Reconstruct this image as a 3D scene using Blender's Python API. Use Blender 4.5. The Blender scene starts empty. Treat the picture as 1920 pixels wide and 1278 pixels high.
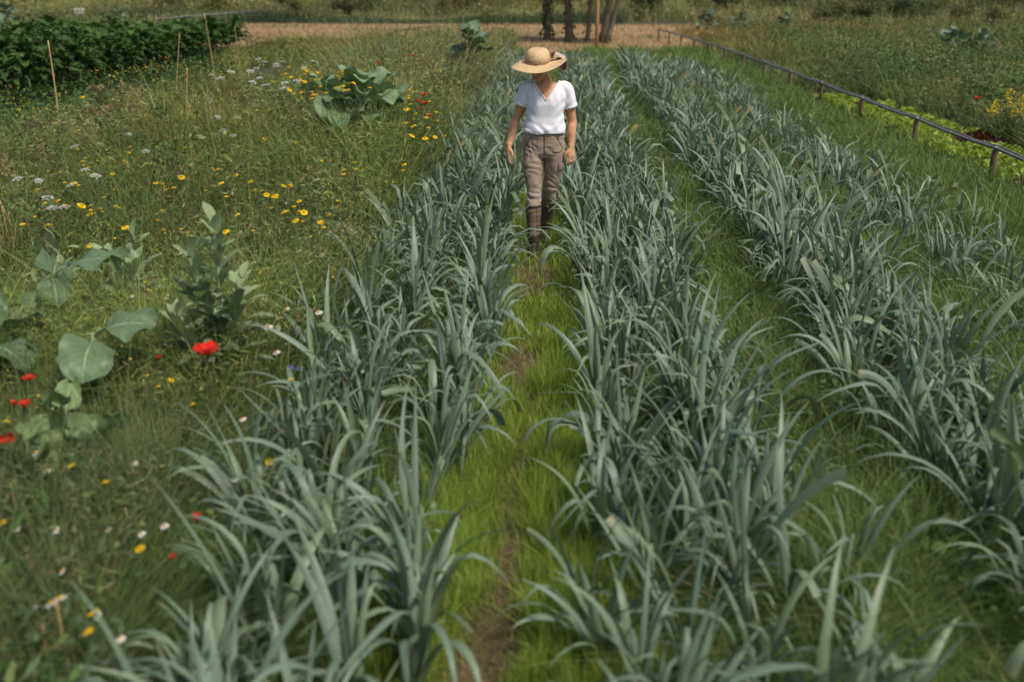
import bpy, bmesh, math, random
import numpy as np
from mathutils import Vector, Matrix, Euler, noise

# ------------------------------------------------------------------ camera, sky, sun, exposure
SC = bpy.context.scene
FPX, CX, CY = 1867.0, 960.0, 639.0           # focal length and centre in photograph pixels (1920 x 1278)
PITCH, YAW, CAMH = math.radians(19.7), math.radians(2.51), 2.2
cam_data = bpy.data.cameras.new("camera")
cam = bpy.data.objects.new("camera", cam_data)
SC.collection.objects.link(cam)
SC.camera = cam
cam.location = (0, 0, CAMH)
cam.rotation_euler = (math.pi / 2 - PITCH, 0, YAW)
cam_data.sensor_width = 36.0
cam_data.lens = FPX * 36.0 / 1920.0
cam_data.clip_start = 0.05
cam_data.clip_end = 2000
cam_data.dof.use_dof = True
cam_data.dof.focus_distance = 8.5
cam_data.dof.aperture_fstop = 1.5

SUN_EL, SUN_AZ = math.radians(56), math.radians(128)   # azimuth clockwise from +Y (the way the rows run)
world = bpy.data.worlds.new("World")
SC.world = world
world.use_nodes = True
wn = world.node_tree
for n in list(wn.nodes):
    wn.nodes.remove(n)
w_out = wn.nodes.new("ShaderNodeOutputWorld")
w_bg = wn.nodes.new("ShaderNodeBackground")
w_sky = wn.nodes.new("ShaderNodeTexSky")
w_sky.sky_type = 'NISHITA'
w_sky.sun_disc = False
w_sky.sun_elevation = SUN_EL
w_sky.sun_rotation = SUN_AZ
w_sky.air_density = 1.0
w_sky.dust_density = 3.0
w_sky.ozone_density = 1.0
wn.links.new(w_sky.outputs[0], w_bg.inputs[0])
w_bg.inputs[1].default_value = 0.088
wn.links.new(w_bg.outputs[0], w_out.inputs[0])

sun_data = bpy.data.lights.new("sun", 'SUN')
sun_data.energy = 2.6
sun_data.angle = math.radians(9)
sun_data.color = (1.0, 0.93, 0.82)
sun = bpy.data.objects.new("sun", sun_data)
SC.collection.objects.link(sun)
sun_dir = Vector((math.sin(SUN_AZ) * math.cos(SUN_EL), math.cos(SUN_AZ) * math.cos(SUN_EL), math.sin(SUN_EL)))
sun.rotation_euler = sun_dir.to_track_quat('Z', 'Y').to_euler()
sun.location = (6, -6, 12)

SC.view_settings.view_transform = 'Standard'
SC.view_settings.look = 'None'
SC.view_settings.exposure = 0.45
SC.view_settings.gamma = 1.0
SC.render.engine = 'CYCLES'
SC.cycles.max_bounces = 6
SC.cycles.diffuse_bounces = 3
SC.cycles.transmission_bounces = 3
SC.cycles.use_denoising = True

# ------------------------------------------------------------------ helpers
R = np.random.RandomState(11)
random.seed(11)
PI = math.pi
cp, sp_ = math.cos(PITCH), math.sin(PITCH)
cw, sw = math.cos(YAW), math.sin(YAW)
FWD_H = np.array([-sw, cw, 0.0])
RGT = np.array([cw, sw, 0.0])
FWD = FWD_H * cp + np.array([0, 0, -sp_])
UPV = FWD_H * sp_ + np.array([0, 0, cp])


def terrain(x, y):
    """height of the ground: a nearly flat market garden, a bank far behind it"""
    x = np.asarray(x, float); y = np.asarray(y, float)
    t = np.clip((y - 72.0) / 90.0, 0, 1)
    return 9.0 * t * t * (3 - 2 * t) + np.clip(y - 66, 0, 60) * 0.012


def P(px, py, h=0.0):
    """point at height h that the photograph shows at pixel px, py (flat ground)"""
    d = FWD * FPX + RGT * (px - CX) - UPV * (py - CY)
    t = (h - CAMH) / d[2]
    return np.array([d[0] * t, d[1] * t, h])


def project(pts):
    q = np.asarray(pts, float) - np.array([0, 0, CAMH])
    z = q @ FWD
    z = np.where(z < 0.05, 0.05, z)
    return CX + FPX * (q @ RGT) / z, CY - FPX * (q @ UPV) / z, z


def in_frame(x, y, h=0.3, mx=260, my=200):
    px, py, z = project(np.stack([x, y, np.full_like(x, h)], -1))
    return (px > -mx) & (px < 1920 + mx) & (py < 1278 + my)


def snoise(x, y, f, seed=0):
    r = np.random.RandomState(seed + 991)
    s = np.zeros_like(np.asarray(x, float))
    for i in range(6):
        a, k, p = r.uniform(0, 2 * PI), f * r.uniform(.6, 1.7), r.uniform(0, 2 * PI)
        s += np.sin((x * math.cos(a) + y * math.sin(a)) * k + p)
    return s / 3.0


def tag(o, label=None, cat=None, group=None, kind=None):
    if label: o['label'] = label
    if cat: o['category'] = cat
    if group: o['group'] = group
    if kind: o['kind'] = kind
    return o


def link(o, parent=None):
    SC.collection.objects.link(o)
    if parent is not None:
        o.parent = parent
    return o


def empty(name, loc=(0, 0, 0), rz=0.0):
    o = bpy.data.objects.new(name, None)
    o.empty_display_size = 0.1
    o.location = [float(v) for v in loc]
    o.rotation_euler = (0, 0, rz)
    return link(o)


def copy_tree(o, parent=None):
    c = o.copy()
    SC.collection.objects.link(c)
    c.parent = parent
    for ch in list(o.children):
        copy_tree(ch, c)
    return c


class MB:
    """collects vertices, quads, colours and uvs, then links them as one mesh"""
    def __init__(s):
        s.v, s.f, s.c, s.u, s.n = [], [], [], [], 0

    def add(s, V, F, col=(.5, .5, .5), uv=None):
        V = np.asarray(V, float).reshape(-1, 3)
        F = np.asarray(F, int).reshape(-1, 4)
        c = np.asarray(col, float)
        if c.ndim == 1:
            c = np.tile(c, (len(V), 1))
        s.v.append(V); s.f.append(F + s.n); s.c.append(c)
        s.u.append(np.zeros((len(V), 2)) if uv is None else np.asarray(uv, float))
        s.n += len(V)

    def grid(s, G, col=(.5, .5, .5), uv=None, closed=False):
        """G is rows x columns x 3"""
        G = np.asarray(G, float)
        a, b = G.shape[:2]
        bb = b if closed else b - 1
        i, j = np.meshgrid(np.arange(a - 1), np.arange(bb), indexing='ij')
        j2 = (j + 1) % b
        F = np.stack([i * b + j, i * b + j2, (i + 1) * b + j2, (i + 1) * b + j], -1).reshape(-1, 4)
        c = np.asarray(col, float)
        if c.ndim == 3:
            c = c.reshape(-1, 3)
        if uv is None:
            vv, uu = np.meshgrid(np.linspace(0, 1, a), np.linspace(0, 1, b), indexing='ij')
            uv = np.stack([uu, vv], -1)
        s.add(G.reshape(-1, 3), F, c, np.asarray(uv).reshape(-1, 2))

    def tube(s, pts, rad, col=(.5, .5, .5), n=8, cap=True, flat=None):
        """tube along pts with one radius per point (or (rx, ry) pairs in the frame)"""
        pts = np.asarray(pts, float)
        rad = np.asarray(rad, float)
        if rad.ndim == 0: rad = np.full(len(pts), float(rad))
        if rad.ndim == 1: rad = np.stack([rad, rad], -1)
        T = np.gradient(pts, axis=0)
        T /= np.linalg.norm(T, axis=1)[:, None] + 1e-9
        ref = np.array([1., 0, 0]) if flat is None else np.asarray(flat, float)
        if flat is None and abs(T[0] @ ref) > .9: ref = np.array([0, 1., 0])
        rings = []
        for i in range(len(pts)):
            A = ref - T[i] * (ref @ T[i]); A /= np.linalg.norm(A) + 1e-9
            B = np.cross(T[i], A)
            ref = A
            a = np.linspace(0, 2 * PI, n, endpoint=False)
            rings.append(pts[i] + np.outer(np.cos(a) * rad[i, 0], A) + np.outer(np.sin(a) * rad[i, 1], B))
        if cap:
            rings = [np.tile(pts[0], (n, 1)) + (rings[0] - pts[0]) * .02] + rings + [np.tile(pts[-1], (n, 1)) + (rings[-1] - pts[-1]) * .02]
        s.grid(np.array(rings), col, closed=True)

    def rings(s, zs, cxs, cys, rxs, rys, col=(.5, .5, .5), n=28, p=2.0):
        """horizontal super-elliptic rings, closed at both ends"""
        a = np.linspace(0, 2 * PI, n, endpoint=False)
        ca, sa = np.cos(a), np.sin(a)
        ex = np.sign(ca) * np.abs(ca) ** (2 / p); ey = np.sign(sa) * np.abs(sa) ** (2 / p)
        G = []
        L = list(zip(zs, cxs, cys, rxs, rys))
        L = [(L[0][0], L[0][1], L[0][2], .002, .002)] + L + [(L[-1][0], L[-1][1], L[-1][2], .002, .002)]
        for z, x, y, rx, ry in L:
            G.append(np.stack([x + rx * ex, y + ry * ey, np.full(n, z)], -1))
        s.grid(np.array(G), col, closed=True)

    def ball(s, c, r, col=(.5, .5, .5), n=10, m=7):
        c = np.asarray(c, float); r = np.ones(3) * np.asarray(r, float)
        th = np.linspace(0.02, PI - .02, m)[:, None]; ph = np.linspace(0, 2 * PI, n, endpoint=False)[None]
        G = np.stack([np.sin(th) * np.cos(ph), np.sin(th) * np.sin(ph), np.cos(th) * np.ones_like(ph)], -1) * r + c
        s.grid(G[::-1], col, closed=True)

    def box(s, c, d, col=(.5, .5, .5), rot=None):
        c = np.asarray(c, float); d = np.asarray(d, float) / 2
        V = np.array([[x, y, z] for z in (-1, 1) for y in (-1, 1) for x in (-1, 1)]) * d
        if rot is not None: V = V @ np.asarray(rot).T
        F = [[0, 2, 3, 1], [4, 5, 7, 6], [0, 1, 5, 4], [2, 6, 7, 3], [0, 4, 6, 2], [1, 3, 7, 5]]
        s.add(V + c, F, col)

    def arrays(s):
        return np.concatenate(s.v), np.concatenate(s.f), np.concatenate(s.c), np.concatenate(s.u)

    def mesh(s, name, mat, smooth=True):
        V, F, C, U = s.arrays()
        me = bpy.data.meshes.new(name)
        me.vertices.add(len(V)); me.vertices.foreach_set("co", V.astype(np.float32).ravel())
        me.loops.add(F.size); me.loops.foreach_set("vertex_index", F.astype(np.int32).ravel())
        me.polygons.add(len(F))
        me.polygons.foreach_set("loop_start", np.arange(0, F.size, 4, dtype=np.int32))
        me.polygons.foreach_set("use_smooth", np.full(len(F), smooth, dtype=bool))
        ca = me.color_attributes.new("Col", 'FLOAT_COLOR', 'POINT')
        ca.data.foreach_set("color", np.concatenate([C, np.ones((len(C), 1))], 1).astype(np.float32).ravel())
        uvl = me.uv_layers.new(name="UVMap")
        uvl.data.foreach_set("uv", U[F.ravel()].astype(np.float32).ravel())
        me.update(calc_edges=True)
        me.validate()
        me.materials.append(mat)
        return me

    def build(s, name, mat, parent=None, smooth=True):
        o = bpy.data.objects.new(name, s.mesh(name, mat, smooth))
        return link(o, parent)


# ------------------------------------------------------------------ materials
def new_mat(name):
    m = bpy.data.materials.new(name)
    m.use_nodes = True
    nt = m.node_tree
    b = nt.nodes["Principled BSDF"]
    return m, nt, b


def mth(nt, op, a, b=None, c=None, clamp=False):
    n = nt.nodes.new("ShaderNodeMath"); n.operation = op; n.use_clamp = clamp
    for i, v in enumerate((a, b, c)):
        if v is None: continue
        if hasattr(v, 'links') or isinstance(v, bpy.types.NodeSocket): nt.links.new(v, n.inputs[i])
        else: n.inputs[i].default_value = v
    return n.outputs[0]


def mixc(nt, f, a, b, mode='MIX'):
    n = nt.nodes.new("ShaderNodeMix"); n.data_type = 'RGBA'; n.blend_type = mode
    for k, v in ((0, f), (6, a), (7, b)):
        if isinstance(v, bpy.types.NodeSocket): nt.links.new(v, n.inputs[k])
        elif k == 0: n.inputs[0].default_value = v
        else: n.inputs[k].default_value = (*v, 1) if len(v) == 3 else v
    return n.outputs[2]


def noise_tex(nt, scale, detail=3, vec=None, rough=.55, coord='Object'):
    n = nt.nodes.new("ShaderNodeTexNoise")
    n.inputs['Scale'].default_value = scale; n.inputs['Detail'].default_value = detail
    n.inputs['Roughness'].default_value = rough
    if vec is None:
        tc = nt.nodes.new("ShaderNodeTexCoord"); vec = tc.outputs[coord]
    nt.links.new(vec, n.inputs['Vector'])
    return n.outputs['Fac']


def ramp(nt, fac, stops):
    n = nt.nodes.new("ShaderNodeValToRGB")
    e = n.color_ramp.elements
    while len(e) < len(stops): e.new(.5)
    for k, (p, c) in zip(e, stops):
        k.position = p; k.color = (*c, 1)
    nt.links.new(fac, n.inputs[0])
    return n.outputs[0]


def attr(nt, name="Col"):
    n = nt.nodes.new("ShaderNodeAttribute"); n.attribute_name = name
    return n.outputs['Color']


def bump(nt, b, h, strength=.3, dist=.01):
    n = nt.nodes.new("ShaderNodeBump"); n.inputs['Strength'].default_value = strength
    n.inputs['Distance'].default_value = dist
    nt.links.new(h, n.inputs['Height']); nt.links.new(n.outputs[0], b.inputs['Normal'])


def foliage_mat(name, rough=.55, spec=.3, trans=.25, back=None, stripes=0.0, veins=0.0, jitter=.25, nscale=9.0, tint=(1.25, 1.25, .75)):
    """leaf material: the leaf's own colour attribute, mottled, light passing through thin blades"""
    m, nt, b = new_mat(name)
    col = attr(nt)
    f = noise_tex(nt, nscale, 3)
    k = mth(nt, 'MULTIPLY_ADD', f, 2 * jitter, 1 - jitter)
    comb = nt.nodes.new("ShaderNodeCombineColor")
    for i in range(3): nt.links.new(k, comb.inputs[i])
    col = mixc(nt, 1.0, col, comb.outputs[0], 'MULTIPLY')
    if stripes or veins:
        uvn = nt.nodes.new("ShaderNodeUVMap"); uvn.uv_map = "UVMap"
        sep = nt.nodes.new("ShaderNodeSeparateXYZ"); nt.links.new(uvn.outputs[0], sep.inputs[0])
        u, v = sep.outputs[0], sep.outputs[1]
        if stripes:
            sp = noise_tex(nt, 70, 2)
            col = mixc(nt, mth(nt, 'MULTIPLY', mth(nt, 'GREATER_THAN', sp, .68), .55), col, (.30, .27, .14))
            s = mth(nt, 'SINE', mth(nt, 'MULTIPLY', u, 75.0))
            s = mth(nt, 'MULTIPLY_ADD', s, stripes, 1.0)
            cc = nt.nodes.new("ShaderNodeCombineColor")
            for i in range(3): nt.links.new(s, cc.inputs[i])
            col = mixc(nt, 1.0, col, cc.outputs[0], 'MULTIPLY')
            mid = mth(nt, 'LESS_THAN', mth(nt, 'ABSOLUTE', mth(nt, 'SUBTRACT', u, .5)), .035)
            col = mixc(nt, mth(nt, 'MULTIPLY', mid, .35), col, (.30, .38, .26))
        if veins:
            a = mth(nt, 'ABSOLUTE', mth(nt, 'SUBTRACT', u, .5))
            mid = mth(nt, 'LESS_THAN', a, mth(nt, 'MULTIPLY_ADD', v, -.02, .028))
            lat = mth(nt, 'FRACT', mth(nt, 'MULTIPLY', mth(nt, 'SUBTRACT', v, mth(nt, 'MULTIPLY', a, .75)), 6.0))
            lat = mth(nt, 'LESS_THAN', lat, .09)
            vv = mth(nt, 'MAXIMUM', mid, mth(nt, 'MULTIPLY', lat, .5))
            col = mixc(nt, mth(nt, 'MULTIPLY', vv, veins), col, (.38, .45, .28))
            bump(nt, b, mth(nt, 'ADD', mth(nt, 'MULTIPLY', vv, -1.0), noise_tex(nt, 30, 3)), .5, .006)
    if back is not None:
        g = nt.nodes.new("ShaderNodeNewGeometry")
        col = mixc(nt, mth(nt, 'MULTIPLY', g.outputs['Backfacing'], .6), col, back)
    nt.links.new(col, b.inputs['Base Color'])
    b.inputs['Roughness'].default_value = rough
    b.inputs['Specular IOR Level'].default_value = spec
    if trans:
        t = nt.nodes.new("ShaderNodeBsdfTranslucent")
        nt.links.new(mixc(nt, 1.0, col, tint, 'MULTIPLY'), t.inputs[0])
        ms = nt.nodes.new("ShaderNodeMixShader"); ms.inputs[0].default_value = trans
        nt.links.new(b.outputs[0], ms.inputs[1]); nt.links.new(t.outputs[0], ms.inputs[2])
        nt.links.new(ms.outputs[0], nt.nodes["Material Output"].inputs[0])
    return m


M_LEEK = foliage_mat("leek leaf", .46, .42, .18, back=(.165, .225, .145), stripes=.10, jitter=.2)
M_GRASS = foliage_mat("grass blade", .6, .22, .32, jitter=.3, nscale=2.0)
M_WEED = foliage_mat("weed leaf", .65, .2, .25, jitter=.3, nscale=3.0)
M_BROAD = foliage_mat("broad leaf", .5, .35, .15, veins=.55, jitter=.22, nscale=6.0)
M_KALE = foliage_mat("kale leaf", .6, .25, .15, jitter=.35, nscale=10.0)
M_LETTUCE = foliage_mat("lettuce leaf", .45, .35, .35, veins=.25, jitter=.2, nscale=12.0)
M_PETAL = foliage_mat("petal", .6, .2, .35, jitter=.15, nscale=40.0, tint=(1, 1, 1))
M_SHRUB = foliage_mat("shrub leaf", .6, .25, .25, jitter=.3, nscale=1.2)


def plain_mat(name, c1, c2, scale=8, rough=.8, spec=.2, bmp=0.0, metallic=0.0, stretch=None):
    m, nt, b = new_mat(name)
    vec = None
    if stretch:
        tc = nt.nodes.new("ShaderNodeTexCoord"); mp = nt.nodes.new("ShaderNodeMapping")
        mp.inputs['Scale'].default_value = stretch
        nt.links.new(tc.outputs['Object'], mp.inputs[0]); vec = mp.outputs[0]
    f = noise_tex(nt, scale, 5, vec, .6)
    nt.links.new(ramp(nt, f, [(.3, c1), (.7, c2)]), b.inputs['Base Color'])
    b.inputs['Roughness'].default_value = rough
    b.inputs['Specular IOR Level'].default_value = spec
    b.inputs['Metallic'].default_value = metallic
    if bmp: bump(nt, b, f, bmp, .01)
    return m


M_CANE = plain_mat("bamboo cane", (.42, .27, .12), (.55, .38, .19), 14, .6, .3, 0, 0, (4, 4, 1))
M_POST = plain_mat("weathered post", (.10, .065, .04), (.24, .17, .11), 20, .85, .2, .5, 0, (3, 3, .5))
M_PIPE = plain_mat("grey pipe", (.13, .125, .12), (.21, .205, .195), 8, .85, .12)
M_METAL = plain_mat("dull metal", (.22, .22, .23), (.36, .36, .36), 30, .5, .5, 0, .6)
M_BARK = plain_mat("bark", (.07, .052, .036), (.24, .19, .14), 9, .9, .1, .9, 0, (2.5, 2.5, .6))
M_WOODPOLE = plain_mat("orange wood pole", (.30, .15, .065), (.45, .25, .12), 9, .7, .2, .2, 0, (3, 3, .4))
M_BOX = plain_mat("pale painted box", (.55, .52, .45), (.68, .66, .6), 4, .7)
# ------------------------------------------------------------------ ground
def sheet(name, xs, ys, mat, dz=0.0, kind='structure', edge=None):
    X, Y = np.meshgrid(xs, ys)
    if edge is not None:
        X, Y = edge(X, Y)
    Z = terrain(X, Y) + dz
    mb = MB()
    mb.grid(np.stack([X, Y, Z], -1))
    o = mb.build(name, mat)
    o['kind'] = kind
    return o


m_soil, nt, b = new_mat("garden soil under weeds")
tc = nt.nodes.new("ShaderNodeTexCoord")
f1 = noise_tex(nt, 1.3, 5, tc.outputs['Object'], .65)
f2 = noise_tex(nt, 22, 5, tc.outputs['Object'], .65)
c1 = ramp(nt, f1, [(.35, (.045, .035, .022)), (.52, (.05, .06, .022)), (.7, (.055, .085, .022))])
nt.links.new(mixc(nt, mth(nt, 'MULTIPLY', f2, .5), c1, (.03, .022, .014)), b.inputs['Base Color'])
b.inputs['Roughness'].default_value = .95
bump(nt, b, f2, .8, .03)
ys = np.concatenate([np.arange(-30, 0, 6), np.arange(0, 60, 1.0), np.arange(60, 170, 4.0), np.linspace(170, 900, 30)])
xs = np.concatenate([np.linspace(-700, -60, 20), np.arange(-57, 57, 3.0), np.linspace(60, 700, 20)])
sheet('ground', xs, ys, m_soil)

m_trail, nt, b = new_mat("trodden soil")
tc = nt.nodes.new("ShaderNodeTexCoord")
f1 = noise_tex(nt, 3.0, 5, tc.outputs['Object'], .6)
f2 = noise_tex(nt, 60, 4, tc.outputs['Object'], .7)
c = ramp(nt, f1, [(.3, (.085, .048, .028)), (.5, (.12, .075, .04)), (.7, (.10, .10, .04))])
nt.links.new(mixc(nt, mth(nt, 'MULTIPLY', f2, .45), c, (.04, .028, .018)), b.inputs['Base Color'])
b.inputs['Roughness'].default_value = .95
bump(nt, b, f2, .7, .012)


def trail_edge(X, Y):
    return X + .04 * np.sin(Y * 1.7) + .02 * np.sin(Y * 5.1 + 1), Y


sheet('path', np.linspace(-.42, .10, 9), np.arange(1.5, 30, .1), m_trail, .004, edge=trail_edge)

m_hay, nt, b = new_mat("cut straw field")
tc = nt.nodes.new("ShaderNodeTexCoord")
mp = nt.nodes.new("ShaderNodeMapping"); mp.inputs['Scale'].default_value = (.35, 1.6, 1)
nt.links.new(tc.outputs['Object'], mp.inputs[0])
f1 = noise_tex(nt, .9, 6, mp.outputs[0], .65)
f2 = noise_tex(nt, 7, 5, tc.outputs['Object'], .7)
c = ramp(nt, f1, [(.3, (.19, .12, .06)), (.5, (.33, .215, .11)), (.7, (.27, .19, .10))])
nt.links.new(mixc(nt, mth(nt, 'MULTIPLY', f2, .4), c, (.22, .15, .06)), b.inputs['Base Color'])
b.inputs['Roughness'].default_value = .9
bump(nt, b, f2, .8, .05)


def hay_edge(X, Y):
    return X + .5 * np.sin(Y * .9) + .3 * np.sin(Y * 2.3), Y + .5 * np.sin(X * .7) + .3 * np.sin(X * 1.9)


sheet('straw_field', np.linspace(-19.5, 8.5, 76), np.linspace(35.5, 60, 44), m_hay, .005, edge=hay_edge)
sheet('straw_strip', np.linspace(11.5, 27, 50), np.linspace(37.5, 46, 20), m_hay, .005, edge=hay_edge)
m_gravel = plain_mat("pale track", (.30, .30, .31), (.42, .42, .43), 3, .9)
sheet('road', np.linspace(30, 60, 16), np.linspace(61.5, 65.5, 8), m_gravel, .02)


# ------------------------------------------------------------------ blades and leaflets, many at once
def blades(mb, base, h, w, col, lean=.35, bend=.5, seg=3, tipcol=None, tipmix=.0):
    N = len(base)
    az = R.uniform(0, 2 * PI, N)
    d = np.stack([np.cos(az), np.sin(az), np.zeros(N)], -1)
    fa = az + PI / 2 + R.normal(0, .6, N)
    sd = np.stack([np.cos(fa), np.sin(fa), np.zeros(N)], -1)
    ln = np.abs(R.normal(0, lean, N)); bd = np.abs(R.normal(0, bend, N))
    t = np.linspace(0, 1, seg + 1)
    G = np.zeros((N, seg + 1, 2, 3))
    C = np.zeros((N, seg + 1, 2, 3))
    for i, tt in enumerate(t):
        c = base + d * (h * (ln * tt + bd * tt * tt))[:, None]
        c[:, 2] += h * tt * (1 - .25 * ln - .30 * bd * tt)
        ww = (w * (1 - tt ** 1.6) * .5 + w * .04)[:, None]
        G[:, i, 0] = c - sd * ww; G[:, i, 1] = c + sd * ww
        cc = col if tipcol is None else col * (1 - tipmix * tt ** 2) + tipcol * tipmix * tt ** 2
        C[:, i, 0] = cc; C[:, i, 1] = cc
    k = (seg + 1) * 2
    F = np.array([[2 * i, 2 * i + 1, 2 * i + 3, 2 * i + 2] for i in range(seg)])
    F = (np.arange(N)[:, None, None] * k + F[None]).reshape(-1, 4)
    mb.add(G.reshape(-1, 3), F, C.reshape(-1, 3))


def leaflets(mb, cen, ln, wd, col, up=.6):
    N = len(cen)
    a = R.normal(0, 1, (N, 3)); a[:, 2] *= .6; a /= np.linalg.norm(a, axis=1)[:, None]
    n = R.normal(0, 1, (N, 3)); n[:, 2] = np.abs(n[:, 2]) + up
    b_ = np.cross(n, a); b_ /= np.linalg.norm(b_, axis=1)[:, None] + 1e-9
    nn = np.cross(a, b_)
    L, W = ln[:, None] / 2, wd[:, None] / 2
    V = np.stack([cen - a * L, cen + b_ * W - nn * W * .25 + a * L * .1, cen + a * L, cen - b_ * W - nn * W * .25 + a * L * .1], 1)
    F = np.arange(N * 4).reshape(N, 4)
    mb.add(V.reshape(-1, 3), F, np.repeat(col, 4, 0))


def pick(cols, N, jit=.22, weights=None):
    cols = np.asarray(cols, float)
    c = cols[R.choice(len(cols), N, p=weights)]
    return c * np.clip(R.normal(1, jit, (N, 1)), .4, 1.9)


def scatter(x0, x1, y0, y1, dens, p=1.5, ref=5.0):
    """points on the ground with density dens at distance ref, thinning as distance**-p"""
    out = []
    e = [y0]
    while e[-1] < y1: e.append(min(y1, e[-1] * 1.18 + .02))
    for a, b_ in zip(e[:-1], e[1:]):
        lo, hi = (x0(a), x1(a)) if callable(x0) else (x0, x1)
        m = .5 * (a + b_)
        half = m * .66 + 1.2
        l2, h2 = max(lo, -half - m * .05), min(hi, half)
        if h2 <= l2: continue
        n = int(dens * min(1.6, (ref / m)) ** p * (h2 - l2) * (b_ - a) + R.rand())
        if n <= 0: continue
        x = R.uniform(l2, h2, n); y = R.uniform(a, b_, n)
        k = in_frame(x, y)
        out.append(np.stack([x[k], y[k]], -1))
    q = np.concatenate(out) if out else np.zeros((0, 2))
    return np.concatenate([q, terrain(q[:, 0], q[:, 1])[:, None]], 1)


def dist_w(pts, ref=5.0, p=.75):
    return np.maximum(.8, (np.maximum(pts[:, 1], .5) / ref)) ** p


PATH_X = -.17


def trail_x(y):
    return PATH_X + .05 * np.sin(y * 1.7) + .03 * np.sin(y * 4.3)


# path grass: bright, upright, worn away along the middle
mb = MB()
p = scatter(-.62, .38, 1.6, 30, 9500)
off = np.abs(p[:, 0] - trail_x(p[:, 1]))
worn = np.clip((off + .012 + .12 * snoise(p[:, 0] * .4, p[:, 1], 2.6, 5) + .05 * snoise(p[:, 0], p[:, 1], 9, 6)) / .15, .07, 1)
far = np.clip((p[:, 1] - 6) / 4, 0, 1)
worn = np.maximum(worn, far * .75)
k = R.rand(len(p)) < worn
p, wr = p[k], worn[k]
h = np.clip(R.normal(.135, .035, len(p)), .04, .26) * (.35 + .65 * wr) * np.clip(.9 + .3 * snoise(p[:, 0], p[:, 1], 4, 8) + .45 * snoise(p[:, 0], p[:, 1], 34, 9), .25, 1.8)
w = R.uniform(.0028, .0048, len(p)) * dist_w(p)
c = pick([(.25, .35, .05), (.17, .285, .038), (.34, .41, .075), (.23, .32, .055), (.36, .33, .13)], len(p), .2, [.32, .3, .2, .12, .06])
blades(mb, p, h, w, c, .22, .3, 3)
# worn flattened straw on the trail
p = scatter(-.34, .02, 1.6, 14, 1500)
c = pick([(.24, .18, .09), (.13, .09, .05), (.19, .22, .05), (.32, .25, .13)], len(p))
p[:, 2] += .008
blades(mb, p, R.uniform(.03, .10, len(p)), R.uniform(.002, .004, len(p)) * dist_w(p), c, 1.6, .6, 2)
tag(mb.build('path_grass', M_GRASS), 'short bright green grass along the worn foot path', 'grass', kind='stuff')

# rougher grass between the other rows and up to the pipe
mb = MB()
for x0, x1, D, hh in ((.85, 1.68, 6200, .20), (2.1, 2.9, 6000, .21), (3.5, 5.0, 5600, .22), (-1.6, -1.25, 6000, .2), (-1.25, -.55, 2500, .12), (.33, .85, 2500, .12), (1.68, 2.1, 2500, .12), (2.85, 3.5, 3500, .15)):
    p = scatter(x0, x1, 1.5, 36, D)
    if not len(p): continue
    n = len(p)
    cl = snoise(p[:, 0], p[:, 1], 3.2, 3) + 1.2 * snoise(p[:, 0], p[:, 1], 22, 4)
    h = np.clip(R.normal(hh * 1.2, hh * .34, n), .05, .6) * np.clip(1 + .25 * cl, .3, 1.8)
    w = R.uniform(.0028, .005, n) * dist_w(p)
    c = pick([(.12, .195, .045), (.082, .15, .032), (.175, .24, .065), (.22, .26, .095), (.30, .25, .11)], n, .22, [.36, .3, .2, .1, .04])
    blades(mb, p, h * 1.1, w * 1.3, c, .45, 1.1, 4)
# broad leaved weeds among the grass
for x0, x1 in ((.85, 1.65), (2.15, 2.85), (3.5, 5.1)):
    for x, y, z in scatter(x0, x1, 1.6, 22, 11, .9):
        m = R.randint(14, 40); l = R.uniform(.03, .085) * max(1, y / 6) ** .4
        q = np.stack([x + R.normal(0, .07, m), y + R.normal(0, .07, m), R.uniform(.05, .24, m)], -1)
        leaflets(mb, q, np.full(m, l), np.full(m, l * R.uniform(.25, .6)), np.array([(.12, .185, .05), (.15, .2, .085), (.085, .15, .035)][R.randint(3)]) * R.uniform(.8, 1.25, (m, 1)), .5)
tag(mb.build('row_grass', M_GRASS), 'loose dark green grass growing between the leek rows', 'grass', kind='stuff')


# ------------------------------------------------------------------ leeks
LEEK = np.array([.148, .200, .142])
LEEK_COLS = [LEEK, LEEK * (.8, .86, .92), LEEK * (1.15, 1.13, 1.0), np.array([.17, .22, .10]), LEEK * (.95, 1.0, 1.12)]


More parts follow.
